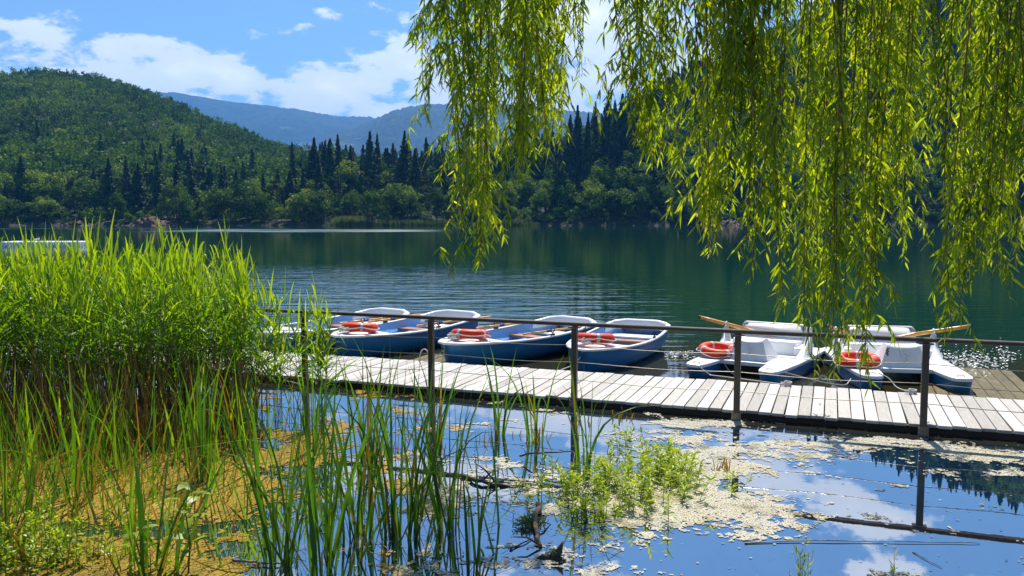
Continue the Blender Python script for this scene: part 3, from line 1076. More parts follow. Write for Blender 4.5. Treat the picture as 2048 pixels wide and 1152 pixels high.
m_reflect = plain('grey_reflective_band', (.48, .47, .44), .4, .1)
m_rope = plain('pale_rope', (.55, .53, .50), .85, .2, 20)
BL, BB = 3.5, .68


def hb(y):
    """gunwale half-breadth; y=0 at the stem"""
    u = y / BL
    v = BB * (1 - max(0, 1 - u / .62) ** 2.5) ** .62 if u < .62 else BB * (1 - .16 * ((u - .62) / .38) ** 2)
    if u > .93:
        q_ = (u - .93) / .07
        v *= (1 - .35 * q_ ** 2.2)
    return max(v, .035)


def sheer(y):
    u = y / BL
    return .36 + .055 * max(0, (u - .45) / .55) ** 2 * 2.2 + .03 * max(0, (.45 - u) / .45) ** 2


def section(y, n, off=0.0, zb=None, ztop=None):
    b_, zt = max(hb(y) - off, .012), sheer(y) if ztop is None else ztop
    u = y / BL
    zk = -.12 + .07 * max(0, (.18 - u) / .18) ** 2 + .10 * max(0, (u - .85) / .15) ** 2
    if zb is not None: zk = zb
    a = np.linspace(-1, 1, n)
    s = np.abs(a)
    x = np.sign(a) * b_ * np.sin(np.minimum(s * 1.0, 1) * math.pi / 2) ** .72 * (.90 + .10 * s)
    z = zk + (zt - zk) * s ** 2.3
    rake = .16 * (1 - (z - zk) / max(zt - zk, .01)) * max(0, 1 - u / .25) ** 1.5
    return np.column_stack([x, np.full(n, y) + rake, z])


def make_rowboat(label):
    o = thing('rowing_boat', label, 'rowing boat', group='blue rowing boats moored at the jetty')
    ys = np.concatenate([np.linspace(0, .5, 8), np.linspace(.65, 3.1, 13), np.linspace(3.2, BL, 8)])
    m_ = MB()
    m_.loft(np.array([section(y, 25) for y in ys]), 0, False, True, True)
    m_.build('hull', m_blue, o)
    # inner skin
    m_ = MB()
    yi = ys[(ys > .10) & (ys < BL - .04)]
    m_.loft(np.array([section(y, 25, .045, .055 + .14 * max(0, (.7 - y) / .7)) for y in yi]), 0, False, False, True, flip=True)
    m_.build('liner', m_inside, o)
    # gunwale: one white rolled edge all the way round
    side = [np.array([hb(y) + .008, y, sheer(y)]) for y in ys]
    loop = [np.array([-p[0], p[1], p[2]]) for p in side[::-1]][:-1] + side
    loop = loop + [np.array([x, BL + .012, sheer(BL)]) for x in np.linspace(hb(BL) * .7, -hb(BL) * .7, 6)]
    m_ = MB(); m_.tube(np.array(loop), .038, 8, closed=True, sq=(.85, .6)); m_.build('gunwale', m_white, o)
    # foredeck
    m_ = MB()
    yf = np.linspace(.02, .95, 10)
    m_.loft(np.array([np.column_stack([np.linspace(-1, 1, 7) * max(hb(y) - .02, .01), np.full(7, y), sheer(y) - .002 + .02 * (1 - np.linspace(-1, 1, 7) ** 2)]) for y in yf]), 0, flip=True)
    w = hb(.95) - .05
    m_.box((0, .955, sheer(.95) - .07), (2 * w, .02, .15))
    m_.build('foredeck', m_white, o)
    # white stern coaming, arched
    m_ = MB()
    xs = np.linspace(-1, 1, 21)
    rings = []
    for off, dz in ((.0, 0.0), (.004, 1.0), (.05, 1.0), (.075, .0), (.085, -.9)):
        row = []
        for x in xs:
            e = abs(x)
            yy = BL - .01 - off if e < .72 else BL - .01 - off * (1 - (e - .72) / .28 * .6) - .55 * ((e - .72) / .28) ** 1.3
            xx = np.sign(x) * min(hb(min(yy + off, BL)) - off * .8 * (e > .6), .62) if e > .72 else x / .72 * (hb(BL) * .98)
            if e > .72:
                xx = np.sign(x) * (hb(yy) - off * .8 + .0)
            hgt = .042 * (1 - max(0, (e - .55) / .45) ** 2)
            zz = sheer(min(yy, BL)) + .01 + (hgt * dz if dz >= 0 else .16 * dz)
            row.append((xx, yy, zz))
        rings.append(row)
    m_.loft(np.array(rings), flip=True)
    m_.build('stern_coaming', m_white, o)
    # seats
    for y0, y1, zz, mm in ((1.28, 1.52, .255, m_var), (2.25, 2.50, .255, m_var), (2.88, 3.3, .245, m_white)):
        m_ = MB()
        w0, w1 = hb(y0) - .075, hb(y1) - .075
        m_.prism([(-w0, y0), (w0, y0), (w1, y1), (-w1, y1)], zz - .028, zz, bev=.006)
        if mm is m_var:
            m_.box((0, (y0 + y1) / 2, zz * .5), (.5, .04, zz - .06))
        m_.build('seat', mm, o)
    m_ = MB()
    for x in (-.22, 0, .22):
        m_.box((x, 1.9, .078), (.2, 1.5, .014))
    m_.build('floor_boards', m_inside, o)
    for sx_ in (-1, 1):
        y = 1.98
        x = sx_ * (hb(y) - .005)
        m_ = MB()
        m_.box((x, y, sheer(y) + .03), (.035, .10, .03))
        m_.tube([(x, y, sheer(y) - .05), (x, y, sheer(y) + .06)], .011, 6)
        m_.tube([(x, y - .035, sheer(y) + .14), (x, y - .045, sheer(y) + .09), (x, y, sheer(y) + .055), (x, y + .045, sheer(y) + .09), (x, y + .035, sheer(y) + .14)], .010, 6)
        m_.build('oarlock', m_black, o)
    m_ = MB()
    a = np.linspace(0, 6.28, 13)[:-1]
    m_.tube(np.column_stack([0 * a, -.005 + .035 * np.cos(a), sheer(0) - .12 + .035 * np.sin(a)]), .007, 5, closed=True)
    m_.build('bow_ring', m_black, o)
    return o


def make_oar(label, L=2.35):
    o = thing('oar', label, 'oar', group='wooden oars laid in the rowing boats')
    m_ = MB()
    m_.tube([(0, y, 0) for y in np.linspace(.18, L - .62, 6)], [.021, .021, .021, .02, .019, .017], 8)
    m_.build('shaft', m_oar, o)
    m_ = MB(); m_.tube([(0, y, 0) for y in (-.02, 0, .06, .16, .18)], [.012, .0185, .021, .0185, .016], 8); m_.build('grip', m_oar, o)
    m_ = MB()
    ys = np.linspace(L - .66, L, 9)
    rings = []
    for y in ys:
        f = (y - ys[0]) / (ys[-1] - ys[0])
        w = .016 + .052 * smooth01(f * 2.2) - .012 * max(0, f - .85) / .15
        th = .016 * (1 - f) + .004
        rings.append([(-w, y, 0), (-w * .5, y, th), (w * .5, y, th), (w, y, 0), (w * .5, y, -th), (-w * .5, y, -th)])
    m_.loft(np.array(rings), 0, True, True, True)
    m_.build('blade', m_oar, o)
    m_ = MB(); m_.tube([(0, .62, 0), (0, .74, 0)], .027, 8); m_.build('sleeve', m_bluep, o)
    return o


def make_buoy(label):
    o = thing('lifebuoy', label, 'lifebuoy', group='orange lifebuoys')
    m_ = MB()
    a = np.linspace(0, 2 * math.pi, 41)[:-1]
    Rr_ = .245
    m_.tube(np.column_stack([Rr_ * np.cos(a), Rr_ * np.sin(a), 0 * a]), .08, 14, closed=True, sq=(.95, .95)); m_.build('ring', m_orange, o)
    for k in range(4):
        m_ = MB()
        aa = np.linspace(-.09, .09, 4) + k * math.pi / 2 + math.pi / 4
        m_.tube(np.column_stack([Rr_ * np.cos(aa), Rr_ * np.sin(aa), 0 * aa]), .0795, 14, sq=(.98, .98)); m_.build('band', m_reflect, o)
    m_ = MB()
    aa = np.linspace(0, 2 * math.pi, 81)[:-1]
    rad_ = Rr_ + .083 + .022 * np.abs(np.sin((aa - math.pi / 4) * 2)) ** .8
    m_.tube(np.column_stack([rad_ * np.cos(aa), rad_ * np.sin(aa), -.03 * np.abs(np.sin((aa - math.pi / 4) * 2))]), .009, 5, closed=True); m_.build('grab_line', m_rope, o)
    return o


def rope(label, pts, r=.009, name='mooring_rope'):
    P = np.array(pts, float)
    # smooth the polyline (Chaikin)
    for _ in range(3):
        Q = [P[0]]
        for k in range(len(P) - 1):
            Q += [P[k] * .75 + P[k + 1] * .25, P[k] * .25 + P[k + 1] * .75]
        P = np.array(Q + [P[-1]])
    m_ = MB(); m_.tube(P, r, 5)
    return tag(m_.build(name, m_rope), label, 'rope')


def frame(o):
    rz = o.rotation_euler[2]; l = np.array(o.location)
    c, s = math.cos(rz), math.sin(rz)
    sc = o.scale[1]
    return lambda x, y, z: l + np.array([c * x * sc - s * y * sc, s * x * sc + c * y * sc, z])


BOATS = [('moored blue rowing boat half hidden behind the reeds', (-4.55, 15.05), 36),
         ('blue rowing boat moored between the reeds and the third railing post', (-3.05, 14.62), 35),
         ('blue rowing boat moored nose-in behind the two middle railing posts', (-1.12, 13.78), 42),
         ('shorter blue rowing boat moored beside the white pedal boats', (1.08, 13.22), 25)]
boats = []
for k, (lab, (x, y), th) in enumerate(BOATS):
    if k == 0:
        o = make_rowboat(lab)
        o.location = (x, y, 0); o.rotation_euler = (0, 0, -R(th))
    else:
        o = dup(boats[0], lab, (x, y, 0), -R(th), scale=(.94 if k == 3 else 1.0))
    boats.append(o)
BNAME = ['the half-hidden rowing boat', 'the rowing boat next to the reeds', 'the middle rowing boat', 'the shorter rowing boat']
oar0 = None
zg = sheer(1.98) + .075
for k, offs in ((0, [(1, .12)]), (1, [(-1, .05), (1, .1)]), (2, [(-1, .0), (1, -.05)])):
    fr = frame(boats[k])
    for sx_, dy in offs:
        p0 = fr(sx_ * (hb(1.98) - .10), 1.38 + dy, zg + .015)
        p1 = fr(sx_ * (hb(1.98) - .02) if sx_ < 0 else sx_ * (hb(3) - .12), 3.5 + dy, .42)
        d = Vector(p1 - p0)
        lab = f'long wooden oar laid along the {"far" if sx_ < 0 else "near"} side of {BNAME[k]}'
        if oar0 is None:
            oar0 = make_oar(lab); o = oar0
        else:
            o = dup(oar0, lab, (0, 0, 0))
        o.location = p0
        o.rotation_euler = d.to_track_quat('Y', 'Z').to_euler()
buoy0 = None
def put_buoy(lab, loc, tilt=(0, 0), rz=0.0):
    global buoy0
    if buoy0 is None:
        buoy0 = make_buoy(lab); o = buoy0
    else:
        o = dup(buoy0, lab, loc)
    o.location = loc
    o.rotation_euler = (Matrix.Rotation(tilt[0], 3, 'X') @ Matrix.Rotation(tilt[1], 3, 'Y') @ Matrix.Rotation(rz, 3, 'Z')).to_euler()
    return o
for k in (1, 2, 3):
    fr = frame(boats[k])
    put_buoy(f'orange lifebuoy lying on the bow of {BNAME[k]}', fr(.02, .60, sheer(.6) + .112), (R(-6.5), R(2)), R(20 + 40 * k))
    h_ = sheer(.2) + .045
    c_ = []
    for q_ in range(26):
        a = q_ * 1.15
        c_.append(fr(.10 * math.cos(a) * (1 - q_ * .012) + .02 * math.sin(q_ * 2.1), .24 + .12 * math.sin(a), h_ + .0035 * q_ + .02 * abs(math.sin(q_ * 1.7))))
    rope(f'tangle of white rope on the bow of {BNAME[k]}', c_, .008, 'rope_coil')
    q0 = fr(0, -.01, sheer(0) - .12)
    foot = J0 + E_ * ((q0 - J0) @ E_ - .18) + N_ * (DECK_W - .06) + UP * (DECK_Z + .01)
    rope(f'mooring rope from the jetty to the bow of {BNAME[k]}', [q0, (q0 * .6 + foot * .4) - UP * .06, foot - UP * .0 + N_ * .02, foot], .008)
    # iron mooring ring on the deck edge
# pale mooring hoop at the jetty edge
a = np.linspace(0, math.pi, 12)
pc_ = J(float((ground(857, 722, .1) - J0) @ E_), DECK_W - .04, DECK_Z)
m_ = MB(); m_.tube(np.array([pc_ + E_ * .085 * -math.cos(q_) + UP * (.20 * math.sin(q_) ** .7) for q_ in a]), .011, 6)
tag(m_.build('mooring_hoop', m_reflect), 'pale metal mooring hoop standing on the jetty edge', 'mooring hoop')

# ================================================================ PEDAL BOATS
m_pwhite = plain('white_fibreglass', (.80, .80, .795), .36, .04, 3, dirt=(.70, .68, .65))
m_pblue = m_blue
m_stk = plain('blue_sticker', (.02, .22, .50), .35, .5, 9, dirt=(.35, .5, .6))
m_fad = plain('faded_red_mark', (.72, .40, .34), .5, .2, 20)


def float_outline(L, w0, w1, side):
    """plan of one float: narrow rounded tip at y=0, wider aft"""
    ys = [0, .02, .07, .16, .45, .95, 1.6, L - .15, L]
    ws = [.05, .10, .135, .155, .185, .215, .23, .215, .13]
    r_ = [(w, y) for y, w in zip(ys, ws)]
    l_ = [(-w, y) for y, w in zip(ys, ws)]
    return r_ + l_[::-1]


def make_pedalo(label, sep):
    o = thing('pedal_boat', label, 'pedal boat', group='white pedal boats moored at the jetty')
    L = 2.75
    for sx_ in (-1, 1):
        x0 = sx_ * sep / 2
        O = np.array(float_outline(L, 0, 0, sx_)) + np.array([x0, 0])
        c = np.array([x0, 1.3])
        m_ = MB()
        rings = []
        for z, s, dy in ((-.16, .52, .30), (-.08, .74, .14), (.04, .88, .05), (.175, .955, .015)):
            q_ = O.copy()
            q_[:, 0] = x0 + (q_[:, 0] - x0) * s
            q_[:, 1] = dy + q_[:, 1] * (L - dy * 1.3) / L
            rings.append(np.column_stack([q_, np.full(len(q_), z)]))
        m_.loft(np.array(rings), 0, True, True, False)
        h_ = m_.build('float', m_pblue, o)
        m_ = MB(); m_.prism(O * np.array([1.0, 1]) , .176, .222, bev=.016); m_.build('float_deck', m_pwhite, h_)
    # bridge deck between the floats
    m_ = MB()
    hw = sep / 2 + .05
    m_.prism([(-hw, .80), (-hw + .14, .66), (hw - .14, .66), (hw, .80), (hw, 2.62), (-hw, 2.62)], .165, .2245, bev=.012)
    m_.build('bridge_deck', m_pwhite, o)
    # pedal housing, top dished between two raised corners
    m_ = MB()
    cx = .02
    n = 9
    xs = np.linspace(-1, 1, n)
    def row(y, z_, w, dish=0, z0=None):
        return [(cx + x * w, y, z_ - dish * (1 - x * x)) for x in xs]
    m_.loft(np.array([row(.80, .225, .315), row(.83, .34, .270), row(.86, .50, .225, .012), row(.885, .535, .21, .022), row(.93, .545, .20, .028),
                      row(1.12, .535, .20, .03), row(1.2, .50, .21, .02), row(1.42, .225, .30)]))
    for s_ in (-1, 1):
        sd_ = [(cx + s_ * .315, .80, .225), (cx + s_ * .27, .83, .34), (cx + s_ * .225, .86, .50), (cx + s_ * .21, .885, .535), (cx + s_ * .20, .93, .545), (cx + s_ * .20, 1.12, .535), (cx + s_ * .21, 1.2, .50), (cx + s_ * .30, 1.42, .225)]
        m_.add(sd_, np.array([list(range(8)) if s_ < 0 else list(range(7, -1, -1))]), 0, False)
    hsg = m_.build('pedal_housing', m_pwhite, o)
    m_ = MB()
    pp = [(cx - .215 + .018 * math.sin(q_ * 1.9), .838 - .004 + .0012 * q_, .50 - .014 * q_) for q_ in range(11)]
    m_.tube(np.array(pp), .009, 5)
    m_.build('chain', m_black, hsg)
    m_ = MB()
    for q_ in range(5):
        x = cx + .02 + .03 * (q_ % 2) - .02 * (q_ > 2)
        z = .40 - q_ * .026
        m_.add([(x - .006, .8415 - (.44 - z) * .27 - .006, z), (x + .008, .8415 - (.44 - z) * .27 - .006, z), (x + .012, .8415 - (.42 - z) * .27 - .006, z + .02), (x - .002, .8415 - (.42 - z) * .27 - .006, z + .02)], np.array([[0, 1, 2, 3]]), 0, False)
    m_.build('faded_mark', m_fad, hsg)
    # seat bench and backrest
    m_ = MB()
    w = sep / 2 + .02
    prof = [(1.66, .2245), (1.68, .40), (1.70, .425), (1.75, .435), (2.08, .405), (2.17, .43), (2.20, .225)]
    m_.loft(np.array([[(-w + .06, y, z), (w - .06, y, z)] for y, z in prof]), smooth=False, flip=False)
    for s_ in (-1, 1):
        m_.add([(s_ * (w - .06), y, z) for y, z in prof], np.array([list(range(7))]), 0, False)
        # raised arm at each end
        m_.prism([(s_ * w - .07, 1.62), (s_ * w + .07, 1.62), (s_ * w + .07, 2.3), (s_ * w - .07, 2.3)], .225, .36, bev=.03)
    st = m_.build('seat_bench', m_pwhite, o)
    m_ = MB(); z_ = .25
    m_.add([(-.34, 1.6605, .255), (-.17, 1.6605, .255), (-.17, 1.672, .40), (-.205, 1.672, .385), (-.25, 1.672, .36), (-.30, 1.672, .395), (-.36, 1.672, .40)], np.array([[0, 1, 2, 3, 4, 5, 6]]), 0, False)
    m_.build('sticker', m_stk, st)
    m_ = MB()
    bw = .53
    def rr(y, z0, z1, r_=.07):
        pts_ = []
        for cx_, cz_, a0 in ((bw - r_, z1 - r_, 0), (-bw + r_, z1 - r_, 90)):
            for q_ in range(6):
                a_ = R(a0 + q_ * 18)
                pts_.append((cx_ + r_ * math.cos(a_), cz_ + r_ * math.sin(a_)))
        pts_ += [(-bw, z0), (bw, z0)]
        return [(x, y + (z - z0) * .28, z) for x, z in pts_]
    m_.loft(np.array([rr(2.17, .38, .635), rr(2.16, .385, .65), rr(2.20, .385, .66), rr(2.235, .38, .65), rr(2.25, .38, .63)]), 0, True, True, True)
    m_.build('backrest', m_pwhite, o)
    # the upright fins that carry the oars
    for s_ in (-1, 1):
        m_ = MB()
        x0 = s_ * (sep / 2 + .10)
        rings = []
        for z, y0, y1, th in ((.222, 1.35, 1.98, .115), (.28, 1.50, 1.96, .10), (.42, 1.70, 1.95, .07), (.585, 1.83, 1.94, .036)):
            ym = (y0 + y1) / 2
            lean = s_ * (z - .22) * .12
            rings.append([(x0 + lean - th * .6, y0 + .03, z), (x0 + lean, y0, z), (x0 + lean + th * .6, y0 + .03, z), (x0 + lean + th, ym, z), (x0 + lean + th * .6, y1 - .02, z), (x0 + lean, y1, z), (x0 + lean - th * .6, y1 - .02, z), (x0 + lean - th, ym, z)])
        m_.loft(np.array(rings), 0, True, False, True)
        fn = m_.build('oar_fin', m_pwhite, o)
        m_ = MB()
        a = np.linspace(0, 6.28, 13)[:-1]
        xx = x0 + s_ * .365 * .12
        m_.tube(np.column_stack([0 * a + xx, 1.885 + .042 * np.cos(a), .625 + .042 * np.sin(a)]), .012, 6, closed=True)
        m_.build('ring', m_pwhite, fn)
    # rope cleats on the tips
    m_ = MB()
    for s_ in (-1, 1):
        m_.tube([(s_ * sep / 2 - .05, .14, .222), (s_ * sep / 2 - .03, .13, .245), (s_ * sep / 2 + .03, .13, .245), (s_ * sep / 2 + .05, .14, .222)], .007, 5)
    m_.build('cleat', m_reflect, o)
    return o


ped = [make_pedalo('white pedal boat with a blue sticker on its bench', 1.10)]
ped[0].location = (3.17, 12.44, 0); ped[0].rotation_euler = (0, 0, -R(33))
ped.append(dup(ped[0], 'white pedal boat next to the awash platform at the jetty', (5.60, 11.70, 0), -R(9.5), scale=(1.06, 1.0, 1.0)))
# the second boat shows no sticker
for ch in list(ped[1].children):
    for g in list(ch.children):
        if g.name.startswith('sticker'):
            bpy.data.objects.remove(g)
fr0, fr1 = frame(ped[0]), frame(ped[1])
put_buoy('orange lifebuoy tilted on the float of the sticker pedal boat', fr0(-.50, .98, .315), (R(7), R(2)), R(60))
put_buoy('orange lifebuoy on the float of the pedal boat by the platform', fr1(-.62, .86, .305), (R(5), R(-3)), R(25))


def ped_oar(label, p0, p1):
    o = thing('pedal_boat_oar', label, 'oar', group='orange oars of the pedal boats')
    d = Vector(p1 - p0); L = d.length
    m_ = MB()
    m_.tube([(0, y, 0) for y in np.linspace(0, L * .62, 5)], .030, 10)
    m_.build('shaft', m_oar, o)
    m_ = MB(); m_.tube([(0, -.012, 0), (0, .02, 0)], .0315, 10); m_.build('end_cap', m_black, o)
    m_ = MB()
    rings = []
    for f in np.linspace(0, 1, 7):
        y = L * (.6 + .4 * f); w = .028 + .05 * smooth01(f * 2); th = .026 * (1 - f) + .006
        rings.append([(-w, y, 0), (-w * .5, y, th), (w * .5, y, th), (w, y, 0), (w * .5, y, -th), (-w * .5, y, -th)])
    m_.loft(np.array(rings), 0, True, True, True)
    m_.build('blade', m_oar, o)
    o.location = p0
    o.rotation_euler = d.to_track_quat('Y', 'Z').to_euler()
    return o


def fin_ring(fr, s_, sc=1.0):
    return fr(s_ * (1.10 / 2 + .10 + .044) * sc, 1.885, .628)
for fr, s_, lab, out_, fwd, up in ((fr0, -1, 'orange oar through the fin of the sticker pedal boat, end pointing at the rowing boats', .44, -.10, .10),
                          (fr1, -1, 'orange oar behind the willow tip on the inner fin of the second pedal boat', .16, -.2, .07),
                          (fr1, 1, 'orange oar sticking out over the awash platform', .50, -.12, .11)):
    c = fin_ring(fr, s_, 1.06 if fr is fr1 else 1.0)
    ax = fr(s_, 0, 0) - fr(0, 0, 0)
    ax = ax / np.linalg.norm(ax)
    fy = fr(0, 1, 0) - fr(0, 0, 0)
    p0 = c + ax * out_ + fy * fwd + UP * up
    dirn = unit(c - p0)
    ped_oar(lab, p0, p0 + dirn * 1.22)
rope('slack mooring rope at the tip of the sticker pedal boat', [fr0(-.50, .13, .245), fr0(-.42, -.02, .17), fr0(-.30, .12, .06), fr0(-.28, -.06, .10), J(4.55, DECK_W - .1, DECK_Z + .01)])
rope('rope hanging from the lifebuoy of the sticker pedal boat', [fr0(-.36, .72, .25), fr0(-.26, .66, .10), fr0(-.12, .6, .01), fr0(.02, .5, .0)])
rope('rope between the two pedal boats', [fr0(.60, .3, .2), fr1(-.95, .1, .02), fr1(-.80, .4, .1)])
rope('mooring rope at the inner tip of the pedal boat by the platform', [fr1(-.50, .12, .245), fr1(-.38, .0, .2), fr1(-.32, -.12, .08), J(6.1, DECK_W - .1, DECK_Z + .012)])
for k, (a, lab) in enumerate(((4.5, 'small heap of rope on the deck edge by the sticker pedal boat'), (6.05, 'small heap of rope on the deck edge below the second pedal boat'))):
    pts = [J(a + .06 * math.cos(q_ * 1.3) + .03 * math.sin(q_ * .7), DECK_W - .11 + .04 * math.sin(q_ * 1.3), DECK_Z + .012 + .004 * q_) for q_ in range(14)]
    rope(lab, pts, .011, 'rope_coil')
# ================================================================ WILLOW
m_willow = leaf_mat('willow_leaf', [(0, (.06, .115, .008)), (.35, (.18, .28, .010)), (.7, (.34, .44, .012)), (1, (.48, .52, .016))], .68, (1.55, 1.5, .35), .035, .35)
m_twig = plain('willow_twig', (.26, .11, .035), .6, .25, 6)
m_wbark = plain('willow_bark', (.09, .07, .05), .95, .3, 2.2, bump=.03)
willow = thing('willow_tree', 'weeping willow with long sunlit hanging sprays over the jetty', 'tree', (6.3, 3.3, .1))
W0 = np.array([6.3, 3.3, .1])
PROF = [(820, 30), (836, 90), (852, 250), (872, 262), (890, 470), (912, 440), (935, 480), (960, 540), (985, 430), (1010, 400), (1040, 360), (1062, 285), (1085, 250), (1110, 330), (1128, 345), (1145, 215), (1172, 120), (1185, 50), (1212, 35), (1232, 25),
        (1250, 150), (1268, 285), (1300, 330), (1330, 395), (1346, 475), (1362, 400), (1395, 420), (1424, 545), (1446, 410), (1475, 420), (1500, 600), (1520, 470), (1545, 560), (1562, 625), (1590, 650), (1610, 690), (1640, 780), (1665, 740), (1690, 700), (1718, 785), (1740, 640),
        (1752, 450), (1775, 300), (1800, 470), (1815, 575), (1835, 470), (1850, 560), (1872, 655), (1892, 690), (1915, 640), (1940, 580), (1965, 545), (1990, 560), (2020, 580), (2045, 480), (2080, 560), (2200, 600), (2400, 600)]
PX_, PY_ = zip(*PROF)
DENS = [(826, 888, 9, 130), (888, 1000, 34, 210), (1000, 1062, 18, 150), (1062, 1150, 26, 120), (1150, 1190, 7, 60), (1190, 1245, 6, 30), (1245, 1300, 22, 120), (1300, 1440, 50, 170), (1440, 1550, 44, 190), (1550, 1745, 104, 260),
        (1745, 1800, 13, 190), (1800, 1900, 44, 230), (1900, 2060, 72, 230), (2060, 2320, 60, 230)]
tw, lf = MB(), MB()
LB, LD, LL, LW, LT = [], [], [], [], []
tops = []
for x0, x1, n, ex in DENS:
    n = int(n * (1.1 if x0 < 1240 else .52))
    for q_ in range(n):
        if q_ % 5 == 0:
            cpx, cex, cd = rng.uniform(x0, x1), rng.exponential(ex), rng.uniform(6.8, 10.6)
        px = float(np.clip(cpx + rng.normal() * 8, 842, 2400))
        bot = float(np.interp(px, PX_, PY_))
        yb = bot - (cex + rng.exponential(70) if q_ % 4 else rng.uniform(0, 14))
        yb = max(yb, -60)
        d = cd + rng.normal() * .2 if yb < 540 else rng.uniform(6.3, 7.4)
        if 1240 < px < 1560: d = 6.2 + (d - 6.2) * .35
        B = at_depth(px, yb, d)
        zt = max(rng.uniform(5.0, 6.3), B[2] + rng.uniform(.5, 1.0))
        K = 14
        s = np.linspace(0, 1, K)           # 0 bottom
        sway, ph = rng.normal() * .10, rng.uniform(0, 6.28)
        lean = rng.normal() * .05
        P = np.column_stack([B[0] + lean * (zt - B[2]) * s + sway * np.sin(s * 3 + ph) - sway * math.sin(ph), B[1] + .12 * np.sin(s * 2.2 + ph * 2) - .12 * math.sin(ph * 2) + (rng.normal() * .2) * s, B[2] + (zt - B[2]) * s])
        tops.append(P[-1])
        L = zt - B[2]
        tint0 = rng.normal() * .16
        vtubes(tw, P[None], (np.linspace(.0028, .0075, K) * (1 + .15 * L / 5))[None], 3)
        def along(u):
            return np.stack([np.interp(u, s, P[:, k]) for k in range(3)], -1)
        vis = min(.97, (3.25 + .242 * B[1] - B[2]) / L) if B[2] < 3.1 + .242 * B[1] else 0.1
        # leaves on the shoot itself
        nl = int(L * vis / .036) + 6
        u = rng.uniform(0, vis, nl)
        nup = int(L * (1 - vis) / .15)
        u = np.concatenate([u, rng.uniform(vis, 1, nup)])
        a = rng.uniform(0, 6.28, len(u))
        out_ = rng.uniform(.3, 1.7, len(u))
        dirs = np.column_stack([np.cos(a) * out_, np.sin(a) * out_, -np.ones(len(u))])
        LB.append(along(u)); LD.append(dirs); LT.append(np.clip(.5 + tint0 + rng.normal(size=len(u)) * .2, 0, 1))
        ln = rng.uniform(.075, .145, len(u)) * np.where(u * L < .25, .8, 1)
        LL.append(ln); LW.append(ln * rng.uniform(.14, .21, len(u)))
        # side shoots
        ns = rng.poisson(L * vis * 2.6)
        if ns:
            us = rng.uniform(.05, vis, ns)
            b0 = along(us)
            aa = rng.uniform(0, 6.28, ns)
            ls = rng.uniform(.14, .56, ns)
            od = np.column_stack([np.cos(aa), np.sin(aa), 0 * aa])
            tt = np.linspace(0, 1, 5)
            C = b0[:, None] + od[:, None] * (ls[:, None] * .60 * np.sin(tt * 1.5))[..., None]
            C[..., 2] -= (ls[:, None] * (tt ** 1.5 * .8))
            vtubes(tw, C, np.repeat(np.linspace(.0022, .001, 5)[None], ns, 0), 3)
            for q2 in range(ns):
                m = int(ls[q2] / .028) + 3
                uu = rng.uniform(.1, 1, m)
                pp = np.stack([np.interp(uu, tt, C[q2, :, k]) for k in range(3)], -1)
                a2 = rng.uniform(0, 6.28, m)
                o2 = rng.uniform(.25, 1.6, m)
                LB.append(pp); LD.append(np.column_stack([np.cos(a2) * o2 + od[q2, 0] * .3, np.sin(a2) * o2 + od[q2, 1] * .3, -np.ones(m)]))
                LT.append(np.clip(.55 + tint0 + rng.normal(size=m) * .2, 0, 1))
                l2 = rng.uniform(.065, .125, m)
                LL.append(l2); LW.append(l2 * rng.uniform(.14, .21, m))
LB, LD, LL, LW, LT = [np.concatenate(k) for k in (LB, LD, LL, LW, LT)]
leaves(lf, LB - W0, LD, LL, LW, rng.uniform(-.05, .55, len(LL)), 4, (.3, 1.0, .72, .03), tint=LT)
lf.build('foliage', m_willow, willow)
for k in range(len(tw.v)): tw.v[k] = tw.v[k] - W0
tw.build('twigs', m_twig, willow)
tops = np.array(tops) - W0
m_ = MB()
tp = np.array([(0, 0, -.3), (-.05, .1, .6), (-.2, .35, 1.6), (-.45, .7, 2.8), (-.7, 1.1, 4.0)])
m_.tube(tp, [.52, .42, .36, .32, .26], 12); m_.build('trunk', m_wbark, willow)
ends = [(-7.0, 5.0, 6.2), (-5.2, 6.2, 6.6), (-4.2, 4.4, 6.4), (-3.0, 6.6, 6.7), (-1.8, 5.2, 6.6), (-.6, 6.4, 6.6), (.9, 5.0, 6.5)]
for e in ends:
    e = np.array(e, float)
    m_ = MB()
    q_ = np.linspace(0, 1, 8)[:, None]
    P = tp[-1] * (1 - q_) + e * q_ + np.array([0, 0, 1.0]) * np.sin(q_ * math.pi) * .8 + np.sin(q_ * 7 + e[0]) * .12
    m_.tube(P, np.linspace(.17, .03, 8), 7)
    # the fine branches that run from this limb to the hanging shoots
    m_.build('limb', m_wbark, willow)
m_ = MB()
E0 = np.array(ends)
for p in tops[::1]:
    cand = []
    for e in ends:
        q_ = np.linspace(.3, 1, 8)[:, None]
        P = tp[-1] * (1 - q_) + np.array(e) * q_ + np.array([0, 0, 1.0]) * np.sin(q_ * math.pi) * .8 + np.sin(q_ * 7 + e[0]) * .12
        dd = np.linalg.norm(P - p, axis=1); k = int(dd.argmin()); cand.append((dd[k], P[k]))
    s0 = min(cand, key=lambda c_: c_[0])[1]
    tt = np.linspace(0, 1, 5)[:, None]
    C = s0 * (1 - tt) + p * tt + np.array([0, 0, 1]) * np.sin(tt * math.pi) * .25
    m_.tube(C, np.linspace(.016, .006, 5), 4)
m_.build('branches', m_wbark, willow)

# ================================================================ REED BED
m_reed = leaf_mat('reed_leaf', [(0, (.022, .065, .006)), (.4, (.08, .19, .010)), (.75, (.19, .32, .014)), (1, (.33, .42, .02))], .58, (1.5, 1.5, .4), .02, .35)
m_rstem = leaf_mat('reed_stem', [(0, (.16, .075, .02)), (.35, (.34, .19, .06)), (.6, (.24, .21, .05)), (1, (.17, .26, .04))], .3, (1, 1, 1), .03)


